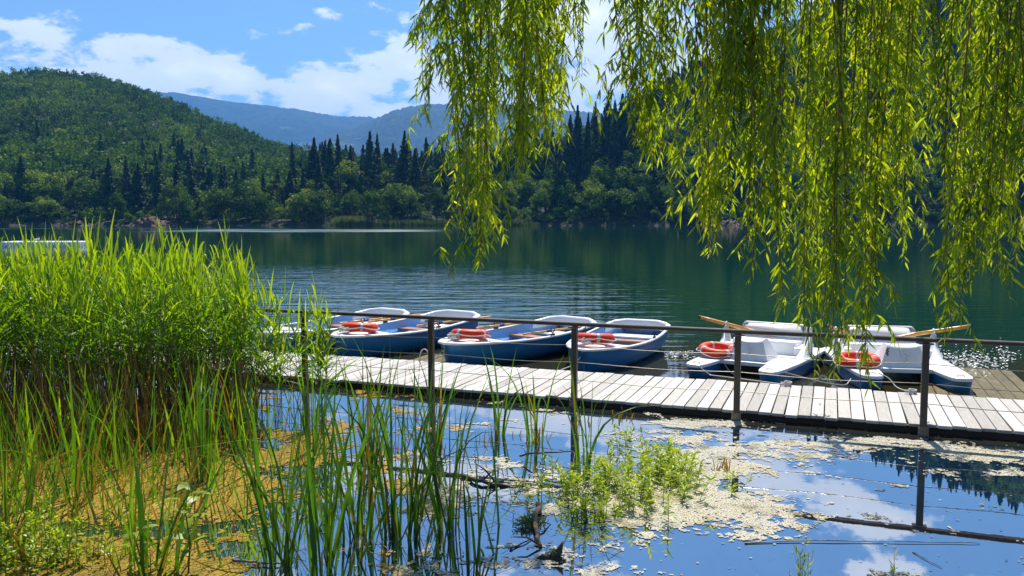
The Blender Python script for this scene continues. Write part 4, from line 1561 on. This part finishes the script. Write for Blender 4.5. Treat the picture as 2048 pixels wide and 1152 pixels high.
def reeds(mb, base, h, nl, lean=.06, lo=.42, leafL=(.34, .74), leafW=(.014, .028), tint=.58):
    N = len(base)
    a = rng.uniform(0, 6.28, N)
    ln = np.abs(rng.normal(size=N)) * lean * h
    K = 6
    t_ = np.linspace(0, 1, K)
    P = base[:, None] + np.zeros((N, K, 3))
    P[..., 0] += (np.cos(a) * ln)[:, None] * t_ ** 1.8
    P[..., 1] += (np.sin(a) * ln)[:, None] * t_ ** 1.8
    P[..., 2] += h[:, None] * t_
    vtubes(mb, P, np.linspace(.0042, .0016, K)[None] * rng.uniform(.8, 1.3, N)[:, None], 3, 1, np.clip(rng.normal(size=N) * .22 + .45, 0, 1))
    rid = np.repeat(np.arange(N), nl)
    u = np.clip(np.tile(np.linspace(lo, .99, nl), N) + rng.normal(size=N * nl) * .03, .2, 1)
    b_ = np.stack([P[rid, 0, k] * 0 for k in range(3)], -1)
    x = u * (K - 1); i0 = np.minimum(x.astype(int), K - 2); f = (x - i0)[:, None]
    b_ = P[rid, i0] * (1 - f) + P[rid, i0 + 1] * f
    az_ = a[rid] + np.tile(np.arange(nl) % 2 * math.pi, N) + rng.normal(size=N * nl) * .7
    upv = rng.uniform(.55, 1.5, N * nl) + np.maximum(u - .6, 0) * 5.0 + (u > .9) * 3.0
    upv = np.maximum(upv, .25)
    d = np.column_stack([np.cos(az_), np.sin(az_), upv])
    L = rng.uniform(*leafL, N * nl) * (1.05 - .35 * np.abs(u - .75))
    W = rng.uniform(*leafW, N * nl)
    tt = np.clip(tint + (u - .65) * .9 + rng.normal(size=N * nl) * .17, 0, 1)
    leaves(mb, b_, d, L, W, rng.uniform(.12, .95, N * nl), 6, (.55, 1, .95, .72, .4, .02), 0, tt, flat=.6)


mb = MB()
def reed_field(n, pxf, d0, d1, hfun):
    px = pxf(n)
    y = rng.uniform(d0, d1, n)
    x = (px - 1024) / 1720 * y
    base = np.column_stack([x, y, np.full(n, -.05)])
    return base, hfun(px, y)
TOPX = [-400, 0, 60, 150, 300, 400, 470, 520, 560, 600, 640, 660]
TOPY = [520, 506, 505, 512, 508, 512, 525, 585, 590, 600, 596, 630]
def reed_h(px, y):
    ty = np.interp(px, TOPX, TOPY) + rng.exponential(50, len(px)) - 26 * (rng.random(len(px)) < .12)
    return np.clip(CAM_H + .03 - (ty - HORIZON) / 1720 * y, .8, 2.45)
b1, h1 = reed_field(900, lambda n: rng.uniform(-420, 470, n), 9.6, 12.4, reed_h)
lo_ = b1[:, 0] / b1[:, 1] * 1720 + 1024 < 395
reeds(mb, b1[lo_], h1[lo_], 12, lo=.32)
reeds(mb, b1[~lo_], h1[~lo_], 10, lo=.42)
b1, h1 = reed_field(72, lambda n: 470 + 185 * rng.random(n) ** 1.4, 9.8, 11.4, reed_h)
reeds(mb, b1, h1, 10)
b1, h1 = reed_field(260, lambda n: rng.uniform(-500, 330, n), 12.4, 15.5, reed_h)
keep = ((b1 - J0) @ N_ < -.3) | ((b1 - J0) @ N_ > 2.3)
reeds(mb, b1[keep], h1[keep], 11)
# old brown broken stems at the foot of the bed
n = 1900
px = rng.uniform(-300, 500, n); y = rng.uniform(8.3, 11.6, n)
base = np.column_stack([(px - 1024) / 1720 * y, y, np.full(n, -.05)])
hh = rng.uniform(.25, 1.15, n)
dl = rng.normal(size=(n, 2)) * .16 * hh[:, None]
P = np.stack([base, base + np.column_stack([dl * .4, hh * .5]), base + np.column_stack([dl, hh])], 1)
vtubes(mb, P, np.repeat(np.array([[.005, .0045, .003]]), n, 0), 3, 1, np.clip(rng.normal(size=n) * .15 + .2, 0, 1))
# shorter blades that fringe the front of the bed
n = 300
px = rng.uniform(-150, 520, n); y = 7.6 + 2.4 * rng.random(n) ** .7
base = np.column_stack([(px - 1024) / 1720 * y, y, np.full(n, -.04)])
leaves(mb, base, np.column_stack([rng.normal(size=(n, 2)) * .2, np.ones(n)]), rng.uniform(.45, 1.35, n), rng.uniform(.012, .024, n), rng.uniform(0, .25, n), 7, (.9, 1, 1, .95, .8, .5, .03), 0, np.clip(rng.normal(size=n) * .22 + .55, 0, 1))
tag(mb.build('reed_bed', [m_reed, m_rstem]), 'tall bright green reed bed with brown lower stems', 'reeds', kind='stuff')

# ================================================================ CATTAIL CLUMPS (each a plant of its own)
m_blade = leaf_mat('cattail_blade', [(0, (.20, .10, .02)), (.12, (.19, .14, .02)), (.2, (.036, .10, .008)), (.6, (.080, .20, .009)), (1, (.19, .33, .014))], .55, (1.4, 1.4, .45), .035, .3)


def blades(mb, n, h, spread, lean, width=(.016, .028), bend=.12, broken=.1):
    a = rng.uniform(0, 6.28, n)
    r_ = spread * np.sqrt(rng.random(n))
    base = np.column_stack([np.cos(a) * r_, np.sin(a) * r_, np.full(n, -.06)])
    az_ = a + rng.normal(size=n) * .8
    ln = np.abs(rng.normal(size=n)) * lean + .02
    H_ = h * rng.uniform(.62, 1.04, n)
    K = 9
    t_ = np.linspace(0, 1, K)
    C = base[:, None] + np.zeros((n, K, 3))
    bd = np.where(rng.random(n) < broken, rng.uniform(.5, .9, n), np.abs(rng.normal(size=n)) * bend)
    hor = ln[:, None] * H_[:, None] * t_ + (bd * H_)[:, None] * t_ ** 3.2
    C[..., 0] += np.cos(az_)[:, None] * hor
    C[..., 1] += np.sin(az_)[:, None] * hor
    C[..., 2] += H_[:, None] * (t_ - (bd * .55)[:, None] * t_ ** 4)
    w = rng.uniform(*width, n)
    prof = np.array([.85, 1, 1, .95, .9, .78, .6, .35, .02])
    fa = rng.uniform(0, math.pi, n)
    tw_ = rng.normal(size=n) * .5
    an = fa[:, None] + tw_[:, None] * t_
    Wv = np.stack([np.cos(an), np.sin(an), 0 * an], -1) * (w[:, None] * prof * .5)[..., None]
    tint = np.clip(rng.normal(size=n) * .2 + .58, .2, 1)
    dead = rng.random(n) < .1
    tint[dead] = rng.uniform(0, .13, dead.sum())
    strips(mb, C, Wv, 0, tint)
    # brown lower sheaths and stubs
    m = max(3, n // 4)
    b2 = base[rng.integers(0, n, m)] + rng.normal(size=(m, 3)) * np.array([.03, .03, 0])
    hh_ = rng.uniform(.08, .3, m)
    leaves(mb, b2, np.column_stack([rng.normal(size=(m, 2)) * .25, np.ones(m)]), hh_, .014, .0, 3, (1, 1, .6), 0, rng.uniform(0, .12, m))


CL = [  # base pixel in the photo, height, number of blades, spread, lean, label
    (405, 965, 1.50, 24, .09, .10, 'dark cattail clump rising from the yellow scum in front of the reed bed'),
    (478, 900, 1.15, 16, .09, .12, 'short cattail clump at the corner of the reed bed'),
    (560, 1130, 1.62, 26, .13, .13, 'broad cattail clump at the edge of yellow scum, nearest the leafy sapling'),
    (640, 1150, 1.72, 22, .10, .10, 'dense upright cattail clump at the bottom edge beside the sapling clump'),
    (625, 905, 1.30, 18, .10, .13, 'cattail clump below the railing post beside the reeds'),
    (712, 1075, 1.60, 22, .10, .11, 'cattail clump between the bottom-edge clump and the tallest one'),
    (742, 935, 1.35, 16, .08, .12, 'slim cattail clump standing in blue water behind the tallest clump'),
    (805, 1075, 1.72, 34, .12, .11, 'tallest and densest cattail clump at the middle of the pond'),
    (895, 1055, 1.45, 22, .10, .12, 'cattail clump at the open-water edge of the tallest clump'),
    (868, 905, 1.25, 14, .08, .14, 'cattail clump at the foot of the railing post by the middle boat'),
    (950, 1150, 1.15, 7, .06, .14, 'few broad cattail blades by the mossy stump'),
    (1000, 872, 1.20, 10, .06, .16, 'sparse cattail clump near the jetty edge'),
    (1070, 885, 1.12, 13, .07, .14, 'cattail clump with brown stubs near the jetty edge'),
    (1168, 955, 1.48, 15, .08, .14, 'cattail clump beside the yellow-green leafy plant'),
    (300, 1150, 1.10, 16, .14, .16, 'low cattail clump at the bottom edge in yellow scum'),
    (150, 1000, 1.30, 20, .14, .14, 'yellowing cattail clump at the photo edge before the reeds'),
    (232, 935, 1.20, 14, .10, .14, 'thin cattail clump against the brown reed stems'),
    (30, 1100, 1.30, 26, .20, .16, 'straw-coloured cattail clump in the bottom corner')]
for px, py, h, n, sp_, le, lab in CL:
    g = ground(px, py)
    m_ = MB(); blades(m_, max(6, int(n * .8)), h, sp_ * 1.1, le, broken=.2)
    o = m_.build('cattail_clump', m_blade)
    o.location = (g[0], g[1], 0)
    tag(o, lab, 'cattail', 'cattail clumps standing in the pond')

# scattered single shoots and dead stalks across the pond
m_ = MB()
n = 1500
px = 1000 * rng.random(n) ** 1.5; py = rng.uniform(830, 1150, n)
g = ground(px, py)
keep = rng.random(n) < np.interp(px, [0, 450, 700, 1000], [1, .8, .42, .22])
g = g[keep]; n = len(g)
hh = .12 + 1.05 * rng.random(n) ** 1.6
leaves(m_, g - UP * .03, np.column_stack([rng.normal(size=(n, 2)) * .26, np.ones(n)]), hh, rng.uniform(.006, .018, n), rng.uniform(0, .3, n), 6, (1, 1, .95, .85, .6, .03), 0, np.where(rng.random(n) < .30, rng.uniform(0, .13, n), rng.uniform(.3, 1, n)))
for cx, cy in ((1155, 845), (1250, 838), (1070, 872), (985, 880), (1440, 940), (812, 905)):
    gg = ground(cx + rng.normal(size=14) * 14, cy + rng.normal(size=14) * 3)
    leaves(m_, gg - UP * .02, np.column_stack([rng.normal(size=(14, 2)) * .2, np.ones(14)]), rng.uniform(.05, .15, 14), .014, 0, 3, (1, 1, .7), 0, rng.uniform(0, .1, 14))
tag(m_.build('pond_stubble', m_blade), 'scattered thin shoots and brown stubs standing in the pond', 'water plants', kind='stuff')

# ================================================================ LEAFY WATER PLANTS
m_herb = leaf_mat('herb_leaf', [(0, (.10, .19, .012)), (.4, (.30, .42, .02)), (1, (.50, .54, .03))], .5, (1.4, 1.4, .45), .04)
m_hstem = leaf_mat('herb_stem', [(0, (.10, .06, .03)), (1, (.12, .15, .03))], .1, (1, 1, 1), .02)


def herb(label, n, sx_, sy_, hlo, hhi, loc, cat='water plant', name='bushy_foliage', leaf=(.05, .10), off=None):
    m_ = MB()
    u = rng.normal(size=(n, 2)) * np.array([sx_, sy_]) * .55
    base = np.column_stack([u, np.zeros(n)])
    h = rng.uniform(hlo, hhi, n) * np.exp(-(u[:, 0] / sx_) ** 2 * .5)
    ld = rng.normal(size=(n, 2)) * .28
    t_ = np.linspace(0, 1, 5)
    P = base[:, None] + np.zeros((n, 5, 3))
    P[..., :2] += (ld * h[:, None])[:, None] * t_[None, :, None] ** 1.5
    P[..., 2] += h[:, None] * t_
    vtubes(m_, P, np.repeat(np.linspace(.0035, .0012, 5)[None], n, 0), 3, 1, rng.uniform(0, 1, n))
    for q_ in range(n):
        m = int(h[q_] / .013) + 8
        uu = rng.uniform(.12, 1, m)
        pp = np.stack([np.interp(uu, t_, P[q_, :, k]) for k in range(3)], -1)
        a = rng.uniform(0, 6.28, m)
        d = np.column_stack([np.cos(a), np.sin(a), rng.uniform(.1, .9, m) + (uu - .4)])
        leaves(m_, pp, d, rng.uniform(*leaf, m), rng.uniform(.010, .019, m), rng.uniform(.1, .5, m), 4, (.4, 1, .75, .03), 0, np.clip(rng.normal(size=m) * .2 + .35 + .4 * uu, 0, 1), flat=.5)
    o = m_.build(name, [m_herb, m_hstem])
    o.location = loc
    return tag(o, label, cat)


g = ground(1245, 985)
herb('bushy yellow-green leafy plant growing from the pale algae mat', 95, .74, .58, .13, .34, (g[0], g[1], 0))
g = ground(1330, 955)
herb('leafy yellow-green plant arching over the algae beside the bushy one', 48, .40, .44, .13, .32, (g[0], g[1], 0))
g = ground(1185, 1040)
herb('thin upright leafy seedlings at the pond edge of the algae mat', 16, .22, .12, .10, .26, (g[0], g[1], 0))
g = ground(1265, 905)
herb('small reddish-stemmed leafy sprig near the jetty', 8, .2, .12, .12, .32, (g[0], g[1], 0))
# tiny duckweed-green tuft at the bottom corner
g = ground(70, 1130)
herb('fine yellow-green tuft in the bottom corner', 60, .40, .22, .15, .42, (g[0], g[1], 0), leaf=(.03, .06))

# broad-leaved sapling
def sapling(label, loc, h, n):
    m_ = MB()
    st = np.array([(0, 0, -.05), (.02, .01, h * .35), (-.01, .02, h * .7), (.03, 0, h)])
    m_.tube(st, [.007, .006, .004, .002], 5, 1, tint=.7)
    u = np.linspace(.18, 1, n)
    pp = np.stack([np.interp(u, [0, .35, .7, 1], st[:, k]) for k in range(3)], -1)
    a = np.arange(n) * 2.4
    d = np.column_stack([np.cos(a), np.sin(a), .45 + 0 * a])
    L = rng.uniform(.13, .2, n)
    leaves(m_, pp, d, L, L * .36, .35, 6, (.25, .8, 1, .85, .5, .02), 0, np.clip(rng.normal(size=n) * .15 + .3, 0, 1), flat=.25)
    o = m_.build('sapling', [m_herb, m_hstem])
    o.location = loc
    return tag(o, label, 'sapling')
g = ground(375, 1149)
sapling('broad-leaved green sapling at the bottom edge among cattails', (g[0], g[1], 0), .62, 16)
g = ground(275, 1150)
sapling('small pale sapling with few leaves at the bottom edge', (g[0], g[1], 0), .32, 9)

# ================================================================ FLOATING ALGAE
dx = .018
gx = np.arange(-7.4, 8.6, dx); gy = np.arange(4.9, 13.2, dx)
GX, GY = np.meshgrid(gx, gy, indexing='ij')
jn = (GX - J0[0]) * N_[0] + (GY - J0[1]) * N_[1]
bias = -.20 + 0 * GX
def gs(cx, cy, sx_, sy_, a):
    return a * np.exp(-((GX - cx) / sx_) ** 2 - ((GY - cy) / sy_) ** 2)
bias += .25 * smooth01((-1.55 - GX) / .9) * smooth01((10.6 - GY) / 1.2) + .10 * smooth01((-.2 - GX) / 1.2) * smooth01((9.8 - GY) / 2.5)
for px, py, sx_, sy_, a in ((1250, 1010, .75, .75, .40), (1380, 960, .55, .7, .30), (1470, 1000, .45, .5, .20), (1330, 1050, .55, .35, .28), (1500, 1075, .35, .22, .22), (1240, 890, .7, .5, .12), (1000, 985, .8, .6, .10),
                        (1020, 1125, .35, .18, .16), (860, 1100, .55, .25, .10), (1790, 1150, .40, .16, .34), (1690, 955, .22, .12, .20), (1100, 940, .5, .3, .08), (1200, 1090, .25, .12, .10),
                        (1960, 912, .55, .28, .30), (2030, 945, .4, .18, .22), (1600, 890, .9, .35, .15), (700, 960, .8, .7, .10), (880, 1000, .5, .5, .06)):
    c = ground(px, py)
    bias += gs(c[0], c[1], sx_, sy_, a)
edge = np.exp(-((jn + .50) / .30) ** 2)
bias += edge * .15 * smooth01((GX - 1.0) / 1.2)
clear = ground(1640, 1100)
bias -= gs(clear[0], clear[1], 1.1, .55, .22)
f = fbm(GX * 1.5, GY * 2.0, 6, 21, .62)
f2 = fbm(GX * 9, GY * 11, 3, 33)
f3 = fbm(GX * 30, GY * 34, 2, 91)
val = f + (f2 - .5) * .30 + (f3 - .5) * .24 + bias
on = (val > .5) & (jn < .05) & (GY < 11.9)
cell = on[:-1, :-1] & (rng.random(on[:-1, :-1].shape) > .02)
ii, jj = np.where(cell)
nx, ny = GX.shape
jit = rng.uniform(-.35, .35, GX.shape + (2,)) * dx
zz = .004 + .005 * np.clip((val - .5) * 4, 0, 1) * f2 + .0015 * rng.random(GX.shape)
V = np.stack([GX + jit[..., 0], GY + jit[..., 1], zz], -1).reshape(-1, 3)
q = np.stack([ii * ny + jj, (ii + 1) * ny + jj, (ii + 1) * ny + jj + 1, ii * ny + jj + 1], -1)
used, inv = np.unique(q.ravel(), return_inverse=True)
tintv = np.clip(smooth01((.1 - GX) / 1.7) * .95 + (fbm(GX * 2, GY * 2, 4, 61) - .5) * .7 + (rng.random(GX.shape) - .5) * .25, 0, 1).ravel()
m_alg, t = new_mat('algae_scum')
out = t.n('ShaderNodeOutputMaterial'); b = t.n('ShaderNodeBsdfPrincipled', i_Roughness=.8)
b.inputs['Specular IOR Level'].default_value = .12
tc = t.n('ShaderNodeTexCoord').outputs['Object']
f_ = t.n('ShaderNodeAttribute', attribute_name='tint').outputs['Fac']
c = t.ramp(f_, [(0, (.56, .52, .42)), (.4, (.52, .43, .22)), (.75, (.43, .28, .04)), (1, (.31, .20, .022))])
sp_ = t.noise(tc, 38, 4, .7)
c = t.mix(t.m('MULTIPLY', t.smooth(sp_, .56, .70), .8), c, (.10, .085, .03))
c = t.mix(t.m('MULTIPLY', t.smooth(t.noise(tc, 3.1, 6, .65), .50, .66), .6), c, (.15, .13, .025))
c = t.mix(t.m('MULTIPLY', t.smooth(t.noise(tc, 9.0, 6, .7), .58, .66), .7), c, (.06, .045, .015))
t.l(c, b.inputs['Base Color'])
bp = t.n('ShaderNodeBump', i_Strength=.9, i_Distance=.008); t.l(t.noise(tc, 45, 4, .7), bp.inputs['Height']); t.l(bp.outputs[0], b.inputs['Normal'])
hol = t.smooth(t.noise(t.mapping(tc, (1, 1.25, .2)), 62, 5, .7), .43, .47)
trp = t.n('ShaderNodeBsdfTransparent'); mxs = t.n('ShaderNodeMixShader')
t.l(hol, mxs.inputs[0]); t.l(trp.outputs[0], mxs.inputs[1]); t.l(b.outputs[0], mxs.inputs[2])
t.l(mxs.outputs[0], out.inputs[0])
mb = MB()
mb.add(V[used], inv.reshape(-1, 4), 0, True, tintv[used])
# loose flecks
n = 420
fx = rng.uniform(-1.5, 5.5, n); fy = rng.uniform(5.4, 9.6, n)
fs = rng.uniform(.004, .012, n)
ang_ = rng.uniform(0, 6.28, n)
vv = np.stack([np.column_stack([fx + fs * np.cos(ang_ + k * 1.57) * (1 if k % 2 else 1.6), fy + fs * np.sin(ang_ + k * 1.57), np.full(n, .006)]) for k in range(4)], 1).reshape(-1, 3)
mb.add(vv, np.arange(n * 4).reshape(-1, 4), 0, False, 0.1)
tag(mb.build('floating_algae', m_alg), 'pale and yellow algae scum floating on the pond', 'algae', kind='stuff')
# white flecks on the water, painted stand-ins for sun glints by the platform
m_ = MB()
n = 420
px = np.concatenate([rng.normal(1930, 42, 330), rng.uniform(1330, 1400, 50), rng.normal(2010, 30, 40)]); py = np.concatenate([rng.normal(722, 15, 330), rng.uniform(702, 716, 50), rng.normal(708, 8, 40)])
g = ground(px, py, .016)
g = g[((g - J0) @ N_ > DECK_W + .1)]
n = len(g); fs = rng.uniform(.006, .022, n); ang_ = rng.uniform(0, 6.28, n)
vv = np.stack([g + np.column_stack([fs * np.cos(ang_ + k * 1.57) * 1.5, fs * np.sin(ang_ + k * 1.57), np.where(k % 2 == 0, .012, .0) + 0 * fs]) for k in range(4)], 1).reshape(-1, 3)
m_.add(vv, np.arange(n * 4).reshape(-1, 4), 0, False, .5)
tag(m_.build('glint_flecks', m_whitep), 'painted white sun-glint flecks on the water beside the platform', 'glint flecks', kind='stuff')
# dry straw lying on the scum
m_ = MB()
n = 520
px = rng.uniform(0, 1250, n); py = rng.uniform(850, 1150, n)
g = ground(px, py)
a = rng.uniform(0, 6.28, n)
leaves(m_, g + UP * .014, np.column_stack([np.cos(a), np.sin(a), 0 * a + .02]), rng.uniform(.05, .25, n), rng.uniform(.003, .008, n), .02, 3, (.8, 1, .4), 0, rng.uniform(0, .14, n), flat=.2)
tag(m_.build('floating_straw', plain('dry_straw', (.30, .22, .10), .9, .4, 5, spec=.1)), 'dry broken reed straw floating on the scum', 'straw', kind='stuff')

# ================================================================ DRIFTWOOD
m_drift = plain('driftwood', (.20, .13, .085), .85, .4, 9, dirt=(.05, .035, .025), bump=.01)
m_dark = plain('wet_bark', (.035, .024, .016), .6, .4, 9, bump=.01)
m_pale = plain('bleached_twig', (.42, .35, .27), .8, .2, 9)
m_moss = leaf_mat('moss', [(0, (.06, .10, .01)), (1, (.20, .26, .03))], .3)


def stick(label, pix, r0, mat, zs, name='driftwood', cat='driftwood', twigs=0):
    P = np.array([ground(px, py, max(z, 0)) for (px, py), z in zip(pix, zs)])
    P[:, 2] = zs
    c = P[0].copy(); c[2] = 0
    Q = P - c
    for _ in range(2):
        q_ = [Q[0]]
        for k in range(len(Q) - 1):
            q_ += [Q[k] * .75 + Q[k + 1] * .25, Q[k] * .25 + Q[k + 1] * .75]
        Q = np.array(q_ + [Q[-1]])
    Q = Q + rng.normal(size=Q.shape) * r0 * .25
    m_ = MB(); m_.tube(Q, np.linspace(r0, r0 * .35, len(Q)) * rng.uniform(.85, 1.15, len(Q)), 7)
    for _ in range(twigs):
        k = int(rng.integers(1, len(Q) - 1)); e = Q[k] + rng.normal(size=3) * np.array([.18, .14, .05]) + UP * .05
        m_.tube(np.array([Q[k], (Q[k] + e) / 2 + UP * .03, e]), [r0 * .4, r0 * .3, r0 * .12], 4)
    o = m_.build(name, mat)
    o.location = c
    return tag(o, label, cat)


stick('crooked pale driftwood branch lying beside the mossy tuft', [(1078, 1010), (1068, 1040), (1072, 1075), (1084, 1092)], .026, m_drift, [.03, .05, .03, .01], twigs=2)
stick('thin arching dead branch over the water below the jetty', [(1040, 912), (1075, 905), (1120, 905), (1150, 900), (1146, 930), (1132, 950)], .010, m_dark, [.04, .12, .16, .14, .08, .01], twigs=3)
stick('dark half-sunk branch floating between cattails and algae', [(925, 953), (960, 964), (1000, 970), (1050, 972)], .024, m_dark, [.01, .025, .02, .0], twigs=2)
stick('long bleached twig lying on the water under the rail reflection', [(1490, 1086), (1600, 1080), (1780, 1083), (1960, 1086)], .006, m_pale, [.006, .012, .010, .006])
stick('reddish dead stalk floating among the bottom-edge cattails', [(465, 1120), (520, 1126), (580, 1128)], .011, m_drift, [.012, .02, .012])
stick('thin pale twig on the open water near the bottom edge', [(1825, 1103), (1855, 1120), (1885, 1136)], .004, m_pale, [.005, .008, .005])
stick('straight grey stick floating at the end of the cattails', [(1020, 1098), (1045, 1086), (1065, 1076)], .008, m_dark, [.008, .012, .008])

g = ground(1112, 1118)
o = thing('mossy_stump', 'dark broken stump with a bright moss tuft rising from the pond', 'stump', (g[0], g[1], 0))
o.scale = (.58, .58, .66)
m_ = MB()
m_.tube([(-.12, .02, -.08), (-.02, 0, .02), (.04, .0, .09), (.085, .01, .19)], [.07, .062, .045, .008], 9)
m_.tube([(-.05, .0, .0), (-.16, -.02, .02), (-.24, .0, -.01)], [.05, .045, .02], 7)
m_.tube([(.0, -.03, .01), (.09, -.07, .0), (.15, -.1, -.03)], [.05, .035, .015], 7)
m_.build('wood', m_dark, o)
m_ = MB()
n = 240
p = np.column_stack([rng.normal(size=n) * .04 - .03, rng.normal(size=n) * .025, rng.uniform(.04, .10, n)])
leaves(m_, p, np.column_stack([rng.normal(size=(n, 2)) * .6, np.ones(n)]), rng.uniform(.02, .05, n), .007, .2, 3, (.8, 1, .1), 0, rng.random(n))
m_.build('moss_foliage', m_moss, o)
g = ground(1058, 1052)
m_ = MB()
n = 260
p = np.column_stack([rng.normal(size=n) * .06, rng.normal(size=n) * .05, rng.uniform(0, .05, n)])
leaves(m_, p, np.column_stack([rng.normal(size=(n, 2)) * .7, np.ones(n)]), rng.uniform(.03, .08, n), .008, .3, 3, (.8, 1, .1), 0, rng.random(n))
o = m_.build('tuft_foliage', m_moss); o.location = (g[0], g[1], 0)
tag(o, 'round mossy grass tuft beside the crooked driftwood', 'tuft')
